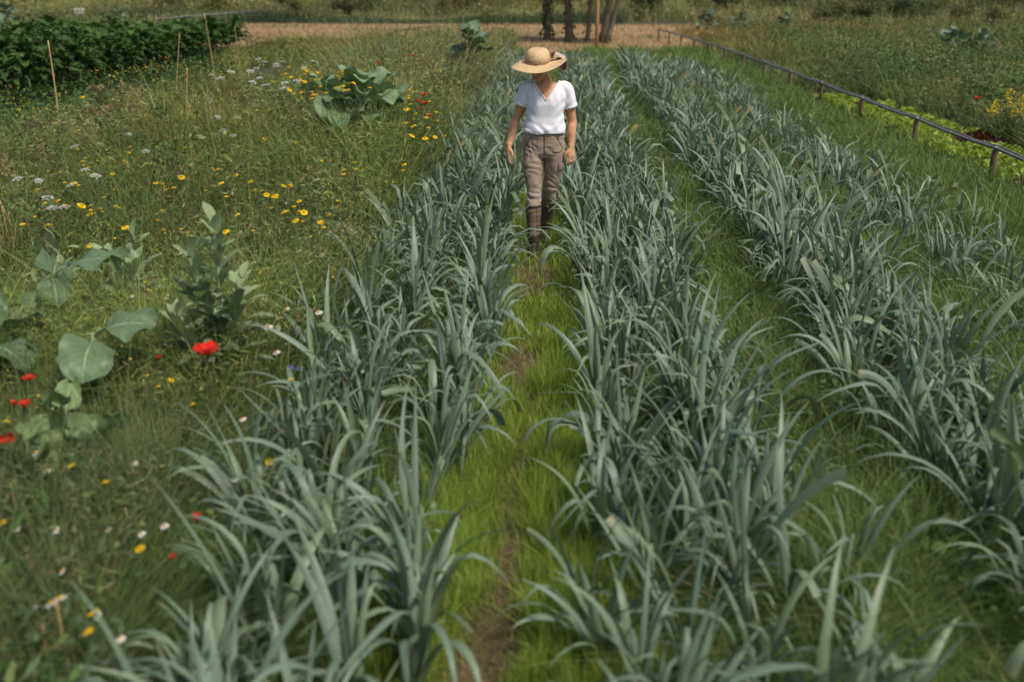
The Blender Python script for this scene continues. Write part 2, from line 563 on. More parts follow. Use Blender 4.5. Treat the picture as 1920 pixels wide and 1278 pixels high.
def strap(mb, root, az, phi0, L, w0, curl, kink, rng, seg, cols, cut=False, tip=None, col=None, fold=.9):
    t = np.linspace(0, 1, seg + 1)
    phi = phi0 + curl * t ** 2.3
    if kink:
        tk, ka = kink
        phi = phi + ka / (1 + np.exp(-(t - tk) * 34))
    phi = np.minimum(phi, 2.95)
    tw = rng.normal(0, .4) * t * 1.5
    azs = az + rng.normal(0, .18) * t
    d = np.stack([np.cos(azs), np.sin(azs), 0 * t], -1)
    stp = L / seg
    T = d * np.sin(phi)[:, None] + np.array([0, 0, 1.0]) * np.cos(phi)[:, None]
    Pn = root + np.concatenate([[[0, 0, 0]], np.cumsum((T[1:] + T[:-1]) * .5 * stp, 0)])
    Pn[:, 2] = np.maximum(Pn[:, 2], .015)
    S = np.cross(np.array([0, 0, 1.0]), d)
    N = np.cross(T, S)
    S2 = S * np.cos(tw)[:, None] + N * np.sin(tw)[:, None]
    N2 = np.cross(T, S2)
    w = w0 * np.minimum(1, .55 + 1.8 * t) * (1 - np.clip((t - .35) / .65, 0, 1) ** 2.0)
    if cut: w = w0 * np.minimum(1, .55 + 1.8 * t)
    w = np.maximum(w * (1 + .05 * np.sin(t * 17 + az * 3)), .002)
    fo = fold * (1 - .72 * np.clip(t / .5, 0, 1))
    cols_n = cols
    G = np.zeros((seg + 1, cols_n, 3))
    us = np.linspace(-1, 1, cols_n)
    for j, u in enumerate(us):
        G[:, j] = Pn + S2 * (u * w * .5 * np.cos(fo * .8))[:, None] - N2 * (abs(u) * w * .5 * np.sin(fo))[:, None]
    c = LEEK_COLS[rng.randint(len(LEEK_COLS))] * np.clip(rng.normal(1, .12), .7, 1.35) if col is None else np.asarray(col)
    C = np.tile(c, (seg + 1, cols_n, 1))
    base = np.clip(1 - t / .22, 0, 1)[:, None, None] * .55
    C = C * (1 - base) + np.array([.22, .30, .13]) * base
    if tip is not None:
        k = np.clip((t - tip) / max(.02, 1 - tip), 0, 1)[:, None, None]
        C = C * (1 - k) + np.array([.40, .28, .10]) * k
    mb.grid(G, C)


def leek(seed, seg, cols, scale=1.0):
    rng = np.random.RandomState(seed)
    mb = MB()
    hs = rng.uniform(.10, .17)
    mb.tube([(0, 0, -.02), (0, 0, hs * .5), (0, 0, hs)], [.021, .018, .020], (.36, .42, .24), 6)
    n = rng.randint(11, 16)
    a0 = rng.uniform(0, PI)
    for i in range(n):
        f = i / (n - 1)
        az = a0 + (PI if i % 2 else 0) + rng.normal(0, .6)
        phi0 = .49 * (1 - f) + .07 * f + rng.normal(0, .09)
        L = (rng.uniform(.42, .72) if f < .85 else rng.uniform(.3, .52))
        curl = abs(rng.normal(1.1, .95)) * (1.15 - .5 * f)
        kink = None
        r = rng.rand()
        if r < .42: kink = (rng.uniform(.38, .85), rng.uniform(.8, 2.1))
        cut = rng.rand() < .10
        tip = rng.uniform(.88, .97) if rng.rand() < .34 else None
        w0 = rng.uniform(.022, .044) * (1 - .2 * f)
        strap(mb, np.array([0, 0, hs * (.25 + .72 * f)]), az, max(.03, phi0), L, w0, curl, kink, rng, seg, cols, cut, tip)
    return mb


NV = 22
near_mesh = [leek(100 + i, 12, 5).mesh('leek_plant', M_LEEK) for i in range(NV)]
far_arr = [leek(300 + i, 6, 2).arrays() for i in range(10)]
wither = []
for i in range(4):
    mb = MB(); rng = np.random.RandomState(900 + i)
    strap(mb, np.array([0, 0, .05]), rng.uniform(0, 6.28), .75, rng.uniform(.3, .42), .018, .9, (.6, .8), rng, 9, 3, col=(.46, .30, .09))
    wither.append(mb.mesh('withered_leaf', M_LEEK))

L1, L2, L3, L4 = 'row left of the path', 'row right of the path', 'second row right of the path', 'sparse row nearest the grey pipe'
ROWS = [(-1.20, .19, L1, .95, 1.75), (-.90, .17, L1, 1.0, 1.75), (-.51, .17, L1, .97, 1.7),
        (.30, .16, L2, .98, 1.75), (.60, .16, L2, 1.0, 1.75), (.88, .19, L2, .92, 1.75),
        (1.74, .145, L3, 1.0, 1.75), (2.0, .15, L3, 1.02, 1.75), (2.24, .24, L3, .92, 1.75),
        (2.94, .21, L4, .80, 2.0), (3.26, .22, L4, .80, 2.0), (3.58, .45, L4, .72, 2.0)]
spots = []
for li, (x0, st, nm, s, ya) in enumerate(ROWS):
    y = ya + R.uniform(0, .1)
    while y < 27.5:
        x = x0 + R.normal(0, .075) + .03 * math.sin(y * .9 + li)
        if R.rand() > .05:
            spots.append((x, y, s * R.uniform(.78, 1.16), nm))
        y += st * R.uniform(.75, 1.25)
spots = [q for q in spots if in_frame(np.array([q[0]]), np.array([q[1]]), .4, 200, 260)[0]]
spots.sort(key=lambda q: q[1])


def depth_word(y):
    return 'blurred in the foreground' if y < 4.6 else 'at mid distance' if y < 7.2 else 'level with the woman'


for i, (x, y, s, nm) in enumerate(spots[:300]):
    o = link(bpy.data.objects.new('leek_plant', near_mesh[R.randint(NV)]))
    o.location = (x, y, 0); o.rotation_euler = (R.normal(0, .09), R.normal(0, .09), R.uniform(0, 2 * PI))
    o.scale = (s, s, s * R.uniform(.95, 1.1))
    yw = R.rand() < .10
    lab = 'blue-green leek %s in the %s' % (depth_word(y), nm)
    if yw:
        lab = 'yellow-leaved leek %s in the %s' % (depth_word(y), nm)
        wl = link(bpy.data.objects.new('withered_leaf', wither[R.randint(4)]), o)
        wl['label'] = 'withered yellow leek leaf'
    tag(o, lab, 'leek', 'leeks in the ' + nm)
mb = MB()
for (x, y, s, nm) in spots[300:]:
    V, F, C, U = far_arr[R.randint(10)]
    a = R.uniform(0, 2 * PI); ca, sa = math.cos(a), math.sin(a)
    Rm = np.array([[ca, -sa, 0], [sa, ca, 0], [0, 0, 1]])
    mb.add((V @ Rm.T) * s + (x, y, 0), F, C * R.uniform(.85, 1.2), U)
tag(mb.build('far_leeks', M_LEEK), 'blue-green leek rows running on behind the woman to the straw field', 'leeks', kind='stuff')
print('leeks', len(spots))
# ------------------------------------------------------------------ flowering meadow on the left
def meadow_right(y):
    return -1.42 + .12 * math.sin(y * 1.3)


def zone_meadow(mb, x0, x1, y0, y1, D, hh, green=True, dry=.25, tall=.08, p=1.5, stalks=1.0, leafy=.75, tint=(1, 1, 1), tangle=.5):
    q = scatter(x0, x1, y0, y1, D, p)
    n = len(q)
    if not n: return
    big = snoise(q[:, 0], q[:, 1], .8, 21)
    fine = snoise(q[:, 0], q[:, 1], 3.0, 22)
    tuft = snoise(q[:, 0], q[:, 1], 9.0, 23)
    h = np.clip(R.normal(hh, hh * .34, n), .08, 1.2) * np.clip(1 + .42 * big + .34 * fine + .4 * tuft, .15, 2.0)
    w = R.uniform(.0024, .0054, n) * dist_w(q)
    patch_ = snoise(q[:, 0], q[:, 1], .55, 27)
    dryp = np.clip(dry + .5 * np.clip(patch_ - .25, 0, 1) - .12 * fine, .02, .8)
    isd = R.rand(n) < dryp
    dk = np.clip((4.6 - q[:, 1]) / 2.2, 0, 1)[:, None] * np.array([.25, .15, .3])    # darker, greener growth towards the camera
    c = pick([(.195, .235, .075), (.145, .195, .065), (.24, .26, .12), (.18, .235, .125), (.10, .15, .045)], n, .25)
    cd = pick([(.34, .26, .13), (.26, .21, .10), (.42, .33, .17), (.24, .165, .10)], n, .2)
    tone = np.clip(1 + .42 * snoise(q[:, 0], q[:, 1], 1.3, 28) + .25 * tuft, .4, 1.7)[:, None]
    c = np.where(isd[:, None], cd, c * (1 - dk) * tone) * np.asarray(tint)
    blades(mb, q, h, w, c, .42, .6, 4)
    # weed leaves on the stems
    q = scatter(x0, x1, y0, y1, D * leafy, p)
    n = len(q)
    big = snoise(q[:, 0], q[:, 1], .8, 21); fine = snoise(q[:, 0], q[:, 1], 3.0, 22)
    q[:, 2] += R.beta(1.6, 1.8, n) * hh * np.clip(1 + .38 * big + .28 * fine, .2, 2)
    l = R.uniform(.018, .05, n) * dist_w(q, 5, .6)
    c = pick([(.12, .17, .055), (.09, .15, .045), (.17, .21, .08), (.135, .19, .10), (.23, .2, .09), (.18, .11, .065)], n, .25, [.3, .25, .2, .13, .08, .04]) * np.asarray(tint)
    leaflets(mb, q, l, l * R.uniform(.16, .42, n), c)
    # a tangle of fine stems pointing every way
    q = scatter(x0, x1, y0, y1, D * tangle, p)
    n = len(q)
    big = snoise(q[:, 0], q[:, 1], .8, 21); fine = snoise(q[:, 0], q[:, 1], 3.0, 22); tn = snoise(q[:, 0], q[:, 1], 1.3, 28); pt = snoise(q[:, 0], q[:, 1], .55, 27)
    q[:, 2] += R.beta(2.0, 1.6, n) * hh * 1.05 * np.clip(1 + .38 * big + .28 * fine, .2, 2)
    l = R.uniform(.035, .12, n) * dist_w(q, 5, .5)
    c = pick([(.20, .235, .08), (.15, .195, .065), (.25, .255, .12), (.30, .25, .12), (.22, .135, .08), (.10, .14, .04)], n, .28, [.28, .24, .2, .12, .07, .09])
    c = c * np.clip(1 + .42 * tn, .4, 1.7)[:, None] * np.asarray(tint)
    c = c * (1 + np.clip(pt - .3, 0, 1)[:, None] * np.array([.35, -.05, -.05]))
    leaflets(mb, q, l, R.uniform(.0035, .0075, n) * dist_w(q, 5, .8), c, 0)
    # thin tall stalks with seed heads
    q = scatter(x0, x1, y0, y1, D * .035 * stalks, 1.1)
    n = len(q)
    h = np.clip(R.normal(hh * 1.35, hh * .25, n), .2, 1.3)
    c = pick([(.12, .13, .05), (.24, .19, .09), (.17, .16, .07)], n)
    blades(mb, q, h, np.full(n, .003) * dist_w(q), c, .25, .3, 3, np.array([.25, .19, .09]), .8)


def open_view(x, y, h):
    """true where a tall weed would stand in front of the cabbages, the bean or the big poppy"""
    px, py, _ = project(np.array([[x, y, h]]))
    px, py = px[0], py[0]
    return (-60 < px < 350 and 480 < py < 900) or (340 < px < 500 and 520 < py < 830) or (570 < px < 800 and 170 < py < 320)


def near_tangle(mb):
    """lance leaves, feathery clumps and long arching grass close to the camera"""
    q = scatter(lambda y: -30, meadow_right, 1.4, 11, 420, 1.2); n = len(q)
    blades(mb, q, np.clip(R.normal(.44, .12, n), .15, .8), R.uniform(.004, .008, n) * dist_w(q), pick([(.16, .20, .08), (.11, .16, .055), (.19, .21, .10), (.26, .21, .10)], n, .25, [.35, .4, .2, .05]), .35, 1.1, 6)
    c0 = scatter(lambda y: -30, meadow_right, 1.4, 12, 30, 1.6)          # leafy clumps, each with its own leaf shape and green
    for x, y, z in c0:
        if open_view(x, y, .35): continue
        m = R.randint(60, 150); H = R.uniform(.18, .5); rad = R.uniform(.06, .16)
        kind = R.randint(3)
        base = np.array([(.075, .135, .04), (.10, .155, .07), (.055, .11, .028), (.14, .175, .055)][R.randint(4)])
        s = R.beta(1.5, 1.1, m)
        q = np.stack([x + R.normal(0, rad, m) * (.4 + s * .8), y + R.normal(0, rad, m) * (.4 + s * .8), H * s + .02], -1)
        f = max(1, y / 6) ** .5
        l = R.uniform(.6, 1.3, m) * (.10, .06, .034)[kind] * f
        leaflets(mb, q, l, l * (.2, .42, .6)[kind], base * R.uniform(.7, 1.3, (m, 1)), .3)


mb = MB()
zone_meadow(mb, lambda y: -30, meadow_right, 1.5, 4.2, 3600, .36, dry=.05, stalks=.4)
zone_meadow(mb, lambda y: -30, meadow_right, 4.2, 9, 2700, .56, dry=.10, leafy=.8, tangle=1.7, tint=(.80, .88, .62))
near_tangle(mb)
zone_meadow(mb, lambda y: -30 if y < 10.5 else -6.2, meadow_right, 9, 17, 2700, .56, dry=.14, leafy=.8, tangle=1.7, tint=(.80, .88, .62))
zone_meadow(mb, lambda y: -8.6, lambda y: -6.1, 10.5, 24, 3000, .20, dry=.06, leafy=.8, stalks=.3, tint=(.8, .88, .75))
zone_meadow(mb, lambda y: -6.2 if y < 24 else -9.7, meadow_right, 17, 37, 2800, .48, dry=.14, leafy=.75, tangle=1.5, tint=(.78, .86, .60))
# taller weeds beside the far end of the first row
zone_meadow(mb, lambda y: -3.9, lambda y: -1.45, 14, 33, 3000, .78, dry=.38)
for x, y, z in scatter(lambda y: -4.2, lambda y: -1.5, 13, 34, 16, .6):      # bushy weeds there
    if open_view(x, y, .6): continue
    m = R.randint(120, 260); H = R.uniform(.5, 1.1); s = R.beta(1.6, 1.1, m)
    q = np.stack([x + R.normal(0, .13, m) * (.4 + s), y + R.normal(0, .13, m) * (.4 + s), H * s], -1)
    l = R.uniform(.6, 1.3, m) * R.uniform(.035, .085)
    leaflets(mb, q, l, l * R.uniform(.2, .55), np.array([(.12, .19, .055), (.16, .215, .075), (.22, .23, .08), (.28, .24, .10)][R.randint(4)]) * R.uniform(.7, 1.3, (m, 1)), .2)
for x, y, z in scatter(lambda y: -7.5, meadow_right, 3.6, 16, 9, .9):      # feathery weeds standing above the grass
    if open_view(x, y, .45): continue
    m = R.randint(110, 240); H = R.uniform(.42, .82); s = R.beta(1.8, 1.1, m); rw = R.uniform(.05, .13)
    q = np.stack([x + R.normal(0, rw, m) * (.35 + s), y + R.normal(0, rw, m) * (.35 + s), H * s], -1)
    l = R.uniform(.6, 1.4, m) * R.uniform(.028, .06) * max(1, y / 6) ** .4
    leaflets(mb, q, l, l * R.uniform(.14, .4), np.array([(.12, .18, .06), (.17, .215, .085), (.09, .145, .045), (.22, .225, .09), (.24, .18, .09)][R.randint(5)]) * R.uniform(.65, 1.35, (m, 1)), .15)
    blades(mb, np.tile([x, y, 0.], (5, 1)) + R.normal(0, .03, (5, 3)) * (1, 1, 0), np.full(5, H), np.full(5, .005) * max(1, y / 6) ** .5, pick([(.16, .19, .07)], 5), .2, .15, 3)
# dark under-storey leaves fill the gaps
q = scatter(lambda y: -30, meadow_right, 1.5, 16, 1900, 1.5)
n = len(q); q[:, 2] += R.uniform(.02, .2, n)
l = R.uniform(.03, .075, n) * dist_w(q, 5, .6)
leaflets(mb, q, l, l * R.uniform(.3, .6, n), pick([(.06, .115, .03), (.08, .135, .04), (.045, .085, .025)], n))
tag(mb.build('meadow_weeds', M_WEED), 'tangled olive green meadow grass and weeds left of the leeks', 'meadow', kind='stuff')

# tiny yellow and pale specks of weed bloom too many to count
mb = MB()
q = scatter(lambda y: -14, meadow_right, 4, 26, 150, 1.0)
q = q[(snoise(q[:, 0], q[:, 1], 1.1, 31) > -.25)]
n = len(q); q[:, 2] += R.uniform(.25, .55, n)
l = R.uniform(.010, .020, n) * dist_w(q, 5, .55)
leaflets(mb, q, l, l * .9, pick([(.55, .40, .03), (.60, .42, .05), (.42, .38, .16), (.5, .5, .38)], n, .15, [.35, .25, .22, .18]), 1.5)
tag(mb.build('weed_blossom', M_PETAL), 'tiny yellow and cream weed blossom speckling the meadow', 'weed blossom', kind='stuff')

# ------------------------------------------------------------------ wild ground right of the pipe and far away
mb = MB()
zone_meadow(mb, lambda y: 6.25, lambda y: 26, 9, 34, 3200, .44, dry=.03, leafy=.6, tint=(.62, .72, .6))
for x, y, z in scatter(lambda y: 6.6, lambda y: 24, 10, 46, 12, .6):      # bushy weeds over there
    m = R.randint(90, 220); H = R.uniform(.35, .95); s = R.beta(1.6, 1.1, m)
    q = np.stack([x + R.normal(0, .16, m) * (.4 + s), y + R.normal(0, .16, m) * (.4 + s), H * s], -1)
    l = R.uniform(.6, 1.3, m) * R.uniform(.05, .11)
    leaflets(mb, q, l, l * R.uniform(.2, .55), np.array([(.085, .145, .045), (.11, .165, .06), (.17, .19, .065), (.23, .20, .08)][R.choice(4, p=[.35, .3, .22, .13])]) * R.uniform(.7, 1.3, (m, 1)), .2)
zone_meadow(mb, lambda y: 5.4, lambda y: 7.2, 20.5, 40, 2000, .36, dry=.06, tint=(.75, .82, .7))
zone_meadow(mb, lambda y: 5.8, lambda y: 16, 26, 37, 1500, .55, dry=.22, tint=(1.0, .92, .75))
zone_meadow(mb, lambda y: 8.8, lambda y: 40, 46, 64, 2600, .7, dry=.38)
tag(mb.build('plot_weeds', M_WEED), 'green weeds on the plots right of the grey pipe', 'weeds', kind='stuff')

mb = MB()
def far_zone(mb, x0, x1, y0, y1, n, hh, cols, wts, lw):
    x = R.uniform(x0, x1, n); y = R.uniform(y0, y1, n)
    k = in_frame(x, y, .5, 150)
    q = np.stack([x, y, terrain(x, y)], -1)[k]; n = len(q)
    big = snoise(q[:, 0], q[:, 1], .22, 41) + .6 * snoise(q[:, 0], q[:, 1], .8, 42)
    q2 = q.copy()
    hgt = hh * np.clip(1 + .45 * big, .25, 2)
    q2[:, 2] += R.uniform(.0, 1, n) * hgt
    l = R.uniform(.5, 1.5, n) * lw
    c = pick(cols, n, .22, wts) * np.clip(1 + .32 * snoise(q[:, 0], q[:, 1], .35, 43) + .25 * snoise(q[:, 0], q[:, 1], 1.1, 44), .4, 1.8)[:, None]
    leaflets(mb, q2, l, l * R.uniform(.18, .5, n), c, .2)
    blades(mb, q[::2], hgt[::2] * R.uniform(.7, 1.3, len(q[::2])), np.full(len(q[::2]), lw * .16), c[::2], .3, .35, 2)
FC = [(.15, .19, .06), (.11, .155, .045), (.24, .22, .09), (.31, .24, .105), (.18, .225, .09)]
far_zone(mb, -50, 50, 63, 82, 60000, .8, FC, [.24, .2, .26, .18, .12], .16)
far_zone(mb, -60, -18.5, 33, 64, 20000, .55, FC, [.3, .25, .2, .1, .15], .12)
far_zone(mb, -60, 60, 80, 112, 60000, 1.1, FC, [.25, .2, .25, .15, .15], .24)
far_zone(mb, 14, 60, 54, 76, 26000, 1.3, [(.05, .075, .022), (.07, .095, .03), (.10, .11, .035), (.17, .14, .04)], [.4, .3, .2, .1], .15)
far_zone(mb, 5.5, 17, 37, 50, 12000, .7, [(.30, .21, .085), (.22, .18, .06), (.15, .17, .055), (.36, .25, .05), (.26, .15, .08)], None, .10)
far_zone(mb, 8, 48, 46, 64, 16000, .6, [(.26, .19, .08), (.2, .16, .06), (.12, .14, .05), (.30, .22, .05)], None, .12)
tag(mb.build('far_meadow', M_SHRUB), 'rough olive and tan meadow covering the far bank', 'meadow', kind='stuff')

mb = MB()
far_zone(mb, -34, 4, 61, 66, 16000, .55, [(.05, .085, .035), (.065, .10, .045), (.045, .07, .03)], None, .12)
tag(mb.build('green_crop_strip', M_SHRUB), 'low dark green crop strip beyond the straw field', 'crop', kind='stuff')

mb = MB()
x = R.uniform(-48, 40, 3600); y = R.uniform(64, 100, 3600)
k = (snoise(x, y, .25, 51) > .05) & in_frame(x, y, .8, 150)
q = np.stack([x, y, terrain(x, y) + R.uniform(.6, 1.3, len(x))], -1)[k]
leaflets(mb, q, R.uniform(.1, .2, len(q)), R.uniform(.08, .15, len(q)), pick([(.5, .36, .03), (.42, .3, .05), (.55, .5, .35)], len(q), .2, [.6, .3, .1]), 1)
tag(mb.build('far_blossom', M_PETAL), 'yellow blossom dotted over the far meadow', 'blossom', kind='stuff')

# loose straw on the field
mb = MB()
for (a, b_, c_, d_, n) in ((-19.3, 8.3, 35.3, 60, 19000), (11.5, 27, 37.5, 46, 8000)):
    x = R.uniform(a, b_, n); y = R.uniform(c_, d_, n); k = in_frame(x, y, 0, 100)
    q = np.stack([x, y, terrain(x, y) + .01], -1)[k]; n2 = len(q)
    green = snoise(q[:, 0], q[:, 1], .8, 61) > .75
    c = pick([(.45, .29, .14), (.36, .23, .11), (.52, .36, .19), (.25, .16, .08)], n2)
    c[green] = pick([(.12, .15, .05), (.09, .12, .04)], green.sum())
    blades(mb, q, R.uniform(.08, .22, n2), np.full(n2, .025), c, .9, .5, 2)
tag(mb.build('loose_straw', M_GRASS), 'dry cut straw lying over the far field', 'straw', kind='stuff')

# ------------------------------------------------------------------ kale bed
def frilly_leaf(mb, root, az, phi0, L, W, rng, col, curl=1.9, ruf=.03, nu=7, nv=8):
    t = np.linspace(0, 1, nv)
    phi = phi0 + curl * t ** 1.3
    d = np.array([math.cos(az), math.sin(az), 0])
    T = np.outer(np.sin(phi), d) + np.outer(np.cos(phi), [0, 0, 1])
    Pn = root + np.concatenate([[[0, 0, 0]], np.cumsum((T[1:] + T[:-1]) * .5 * L / (nv - 1), 0)])
    S = np.cross([0, 0, 1.0], d); N = np.cross(T, S)
    w = W * np.sin(np.clip(t * .92 + .08, 0, 1) * PI) ** .6 * np.where(t < .25, .25 + 3 * t, 1)
    us = np.linspace(-1, 1, nu)
    G = np.zeros((nv, nu, 3)); C = np.zeros((nv, nu, 3))
    for j, u in enumerate(us):
        rr = rng.normal(0, ruf, nv) * abs(u) ** 1.5 + ruf * .5 * np.cos(t * 30 + u * 2) * abs(u)
        G[:, j] = Pn + np.outer(u * w * .5, S) + N * (rr + .12 * W * abs(u))[:, None] + T * rng.normal(0, ruf * .5, nv)[:, None] * abs(u)
        C[:, j] = col * (1 + .18 * rng.normal(0, 1, (nv, 1)))
    mb.grid(G, np.clip(C, .004, 1))


def kale(seed):
    rng = np.random.RandomState(seed)
    st = MB(); fo = MB()
    H = rng.uniform(.62, .78)
    st.tube([(0, 0, -.02), (.01, 0, H * .5), (0, .01, H)], [.018, .016, .014], (.26, .31, .16), 6)
    n = 20
    for i in range(n):
        f = i / (n - 1)
        col = np.array([.038, .078, .018]) * rng.uniform(.6, 1.5) + f * np.array([.018, .03, .005])  # leaf colour lightens upwards, painting in the light on the tops
        frilly_leaf(fo, np.array([0, 0, H * (.50 + .50 * f)]), i * 2.4 + rng.normal(0, .2), .85 - .70 * f, rng.uniform(.34, .48), rng.uniform(.13, .19), rng, col, 1.5 + .5 * rng.rand(), .016)
        V = fo.v[-1]                                   # curled frills along the leaf
        m = 150
        q = V[rng.randint(len(V), size=m)] + rng.normal(0, .014, (m, 3))
        l = rng.uniform(.012, .030, m)
        leaflets(fo, q, l, l * .7, col * rng.uniform(.7, 1.9, (m, 1)), .3)
    return st.mesh('stem', M_KALE), fo.mesh('foliage', M_KALE)


kv = [kale(40 + i) for i in range(6)]
ks = []
for r_ in range(8):
    for j in range(40):
        x = -10.35 - r_ * .78 + R.normal(0, .06); y = 14.6 + j * .72 + R.normal(0, .06)
        if y < 33.5 and in_frame(np.array([x]), np.array([y]), .7, 60)[0]: ks.append((y, x, r_))
ks.sort()
for (y, x, r_) in ks[:298]:
    t = empty('kale_plant', (x, y, 0), R.uniform(0, 6.28))
    s = R.uniform(1.0, 1.25); t.scale = (s, s, s * R.uniform(.95, 1.08))
    where = 'front line of the bed nearest the meadow' if r_ == 0 else 'middle of the dense bed' if r_ < 5 else 'back of the bed'
    tag(t, 'dark green curly kale plant in the ' + where, 'kale', 'kale plants in the ' + where)
    a, b_ = kv[R.randint(6)]
    link(bpy.data.objects.new('stem', a), t); link(bpy.data.objects.new('foliage', b_), t)
mb = MB()
q = scatter(lambda y: -18, lambda y: -8.3, 10.3, 34, 1700, 1.0); n = len(q)
q[:, 2] += R.uniform(0, .14, n) + (q[:, 0] < -9.9) * R.uniform(0, .22, n)
l = R.uniform(.05, .11, n)
leaflets(mb, q, l, l * .6, pick([(.05, .105, .025), (.065, .125, .03), (.035, .075, .02)], n))
tag(mb.build('kale_undergrowth', M_WEED), 'low dark green leaves covering the soil under the kale', 'undergrowth', kind='stuff')
print('kale', len(ks))


# ------------------------------------------------------------------ broad leaved plants
def broad_leaf(mb, root, az, stalk, phi0, L, W, rng, col, curl=1.0, cup=.18, nu=9, nv=10):
    """petiole then a rounded wavy blade"""
    d = np.array([math.cos(az), math.sin(az), 0])
    p1 = root + (d * math.sin(phi0) + np.array([0, 0, math.cos(phi0)])) * stalk
    mid = (root + p1) / 2 + np.array([0, 0, .02])
    mb.tube([root, mid, p1], [.008, .007, .005], (.22, .28, .14), 5)
    t = np.linspace(0, 1, nv)
    phi = phi0 + .25 + curl * t
    T = np.outer(np.sin(phi), d) + np.outer(np.cos(phi), [0, 0, 1])
    Pn = p1 + np.concatenate([[[0, 0, 0]], np.cumsum((T[1:] + T[:-1]) * .5 * L / (nv - 1), 0)])
    roll = rng.normal(0, .35)
    S0 = np.cross([0, 0, 1.0], d); N0 = np.cross(T, S0)
    S = S0 * math.cos(roll) + N0 * math.sin(roll); N = np.cross(T, S)
    w = W * np.sqrt(np.clip(1 - (2 * (t * .98 + .01) - 1) ** 2, 0, 1)) ** .85 * (1.12 - .25 * t)
    w[0] = W * .12
    us = np.linspace(-1, 1, nu)
    ph = rng.uniform(0, 6.28, 3)
    G = np.zeros((nv, nu, 3)); C = np.zeros((nv, nu, 3))
    for j, u in enumerate(us):
        wav = .030 * W / .3 * np.sin(t * 11 + ph[0] + u * 2) * abs(u) ** 2 + .025 * np.sin(t * 5 + ph[1] - u * 3) * abs(u)
        edge = 1 + .05 * np.sin(t * 23 + ph[2]) * (abs(u) > .9)
        G[:, j] = Pn + S * (u * w * .5 * edge)[:, None] + N * (wav - cup * W * .5 * abs(u) ** 1.5 * (-1))[:, None]
        C[:, j] = col
    mb.grid(G, C)


def broad_plant(name, loc, seed, n, H, L, spread, col, label, cat, group=None, stem=True, rz=0, size=1.0):
    rng = np.random.RandomState(seed)
    t = empty(name, loc, rz)
    t.scale = (size, size, size)
    if stem:
        s = MB()
        s.tube([(0, 0, -.03), (.015, .01, H * .5), (0, 0, H)], [.022, .019, .012], (.2, .26, .13), 7)
        s.build('stem', M_BROAD, t)
    f = MB()
    for i in range(n):
        k = i / max(1, n - 1)
        l = L * rng.uniform(.7, 1.15) * (1 - .35 * k)
        broad_leaf(f, np.array([0, 0, H * (.18 + .8 * k)]), i * 2.4 + rng.normal(0, .3), spread * (1.05 - .6 * k) * rng.uniform(.75, 1.2),
                   1.15 - .85 * k + rng.normal(0, .1), l, l * rng.uniform(.78, .98), rng, np.asarray(col) * rng.uniform(.8, 1.25), rng.uniform(.5, 1.5))
    f.build('foliage', M_BROAD, t)
    return tag(t, label, cat, group)


CAB = (.16, .24, .115)
a = P(690, 318, 0); broad_plant('cabbage_plant', (a[0], a[1], 0), 5, 34, .80, .42, .36, CAB, 'big bolting cabbage with broad pale veined leaves beside the yellow daisies', 'cabbage', size=1.16)
a = P(665, 290, 0); broad_plant('cabbage_plant', (a[0] - .42, a[1] + .3, 0), 6, 24, .70, .32, .25, (.13, .21, .09), 'cabbage half hidden behind the big veined one by the daisies', 'cabbage', size=1.15)
CAB2 = (.095, .15, .070)


def posed_cabbage(loc, seed, H, leaves, label):
    """cabbage whose leaves stand as in the photo: (height share, azimuth from +X in degrees, stalk, lean, length, curl)"""
    rng = np.random.RandomState(seed)
    t = empty('cabbage_plant', loc)
    s_, f = MB(), MB()
    s_.tube([(0, 0, -.03), (.01, .01, H * .5), (0, 0, H)], [.016, .014, .009], (.2, .26, .13), 7)
    for hs, az, stalk, ph, L, curl in leaves:
        broad_leaf(f, np.array([0, 0, H * hs]), math.radians(az), stalk, ph, L, L * rng.uniform(.85, .98), rng, np.array(CAB2) * rng.uniform(.85, 1.2), curl, .10)
    s_.build('stem', M_BROAD, t); f.build('foliage', M_BROAD, t)
    return tag(t, label, 'cabbage')


a = P(205, 840, 0)
posed_cabbage((a[0], a[1], 0), 23, .62, [(.9, -78, .05, 1.25, .27, 1.0), (.95, 25, .07, 1.0, .24, .75), (.8, 150, .06, 1.1, .17, .9), (.7, 215, .05, 1.4, .15, .8), (.6, 60, .08, 1.2, .2, .6), (.5, 100, .08, 1.1, .2, .7)],
              'near cabbage with a wide round leaf hanging below the big poppy')
a = P(130, 720, 0)
posed_cabbage((a[0], a[1], 0), 8, .64, [(1.0, 20, .12, .95, .30, .75), (.95, -60, .07, 1.2, .2, 1.3), (.8, -115, .08, 1.3, .22, 1.1), (.9, 110, .1, .9, .25, .8), (.7, 200, .12, 1.1, .25, .9), (.5, -30, .1, 1.2, .22, 1), (.4, 150, .1, 1.2, .2, 1)],
              'tall blue-green cabbage left of the broad bean plant')
a = P(-10, 810, 0)
posed_cabbage((a[0], a[1], 0), 9, .50, [(1.0, 35, .1, 1.0, .24, .9), (.9, -20, .1, 1.15, .26, 1.1), (.8, -80, .08, 1.2, .24, 1.2), (.9, 100, .1, .6, .28, .5), (.6, 180, .1, 1.2, .25, 1), (.7, 60, .1, .9, .25, .8)],
              'blue-green cabbage cut by the left edge of the photo')
a = P(80, 1020, 0); broad_plant('cabbage_seedling', (a[0], a[1], 0), 10, 8, .46, .22, .13, (.17, .24, .09), 'small yellow-green cabbage seedling among daisies at lower left', 'cabbage', stem=False)
a = P(150, 960, 0); broad_plant('cabbage_seedling', (a[0], a[1], 0), 12, 8, .46, .23, .13, (.16, .23, .095), 'pale cabbage seedling under the large hanging round leaf', 'cabbage', stem=False)
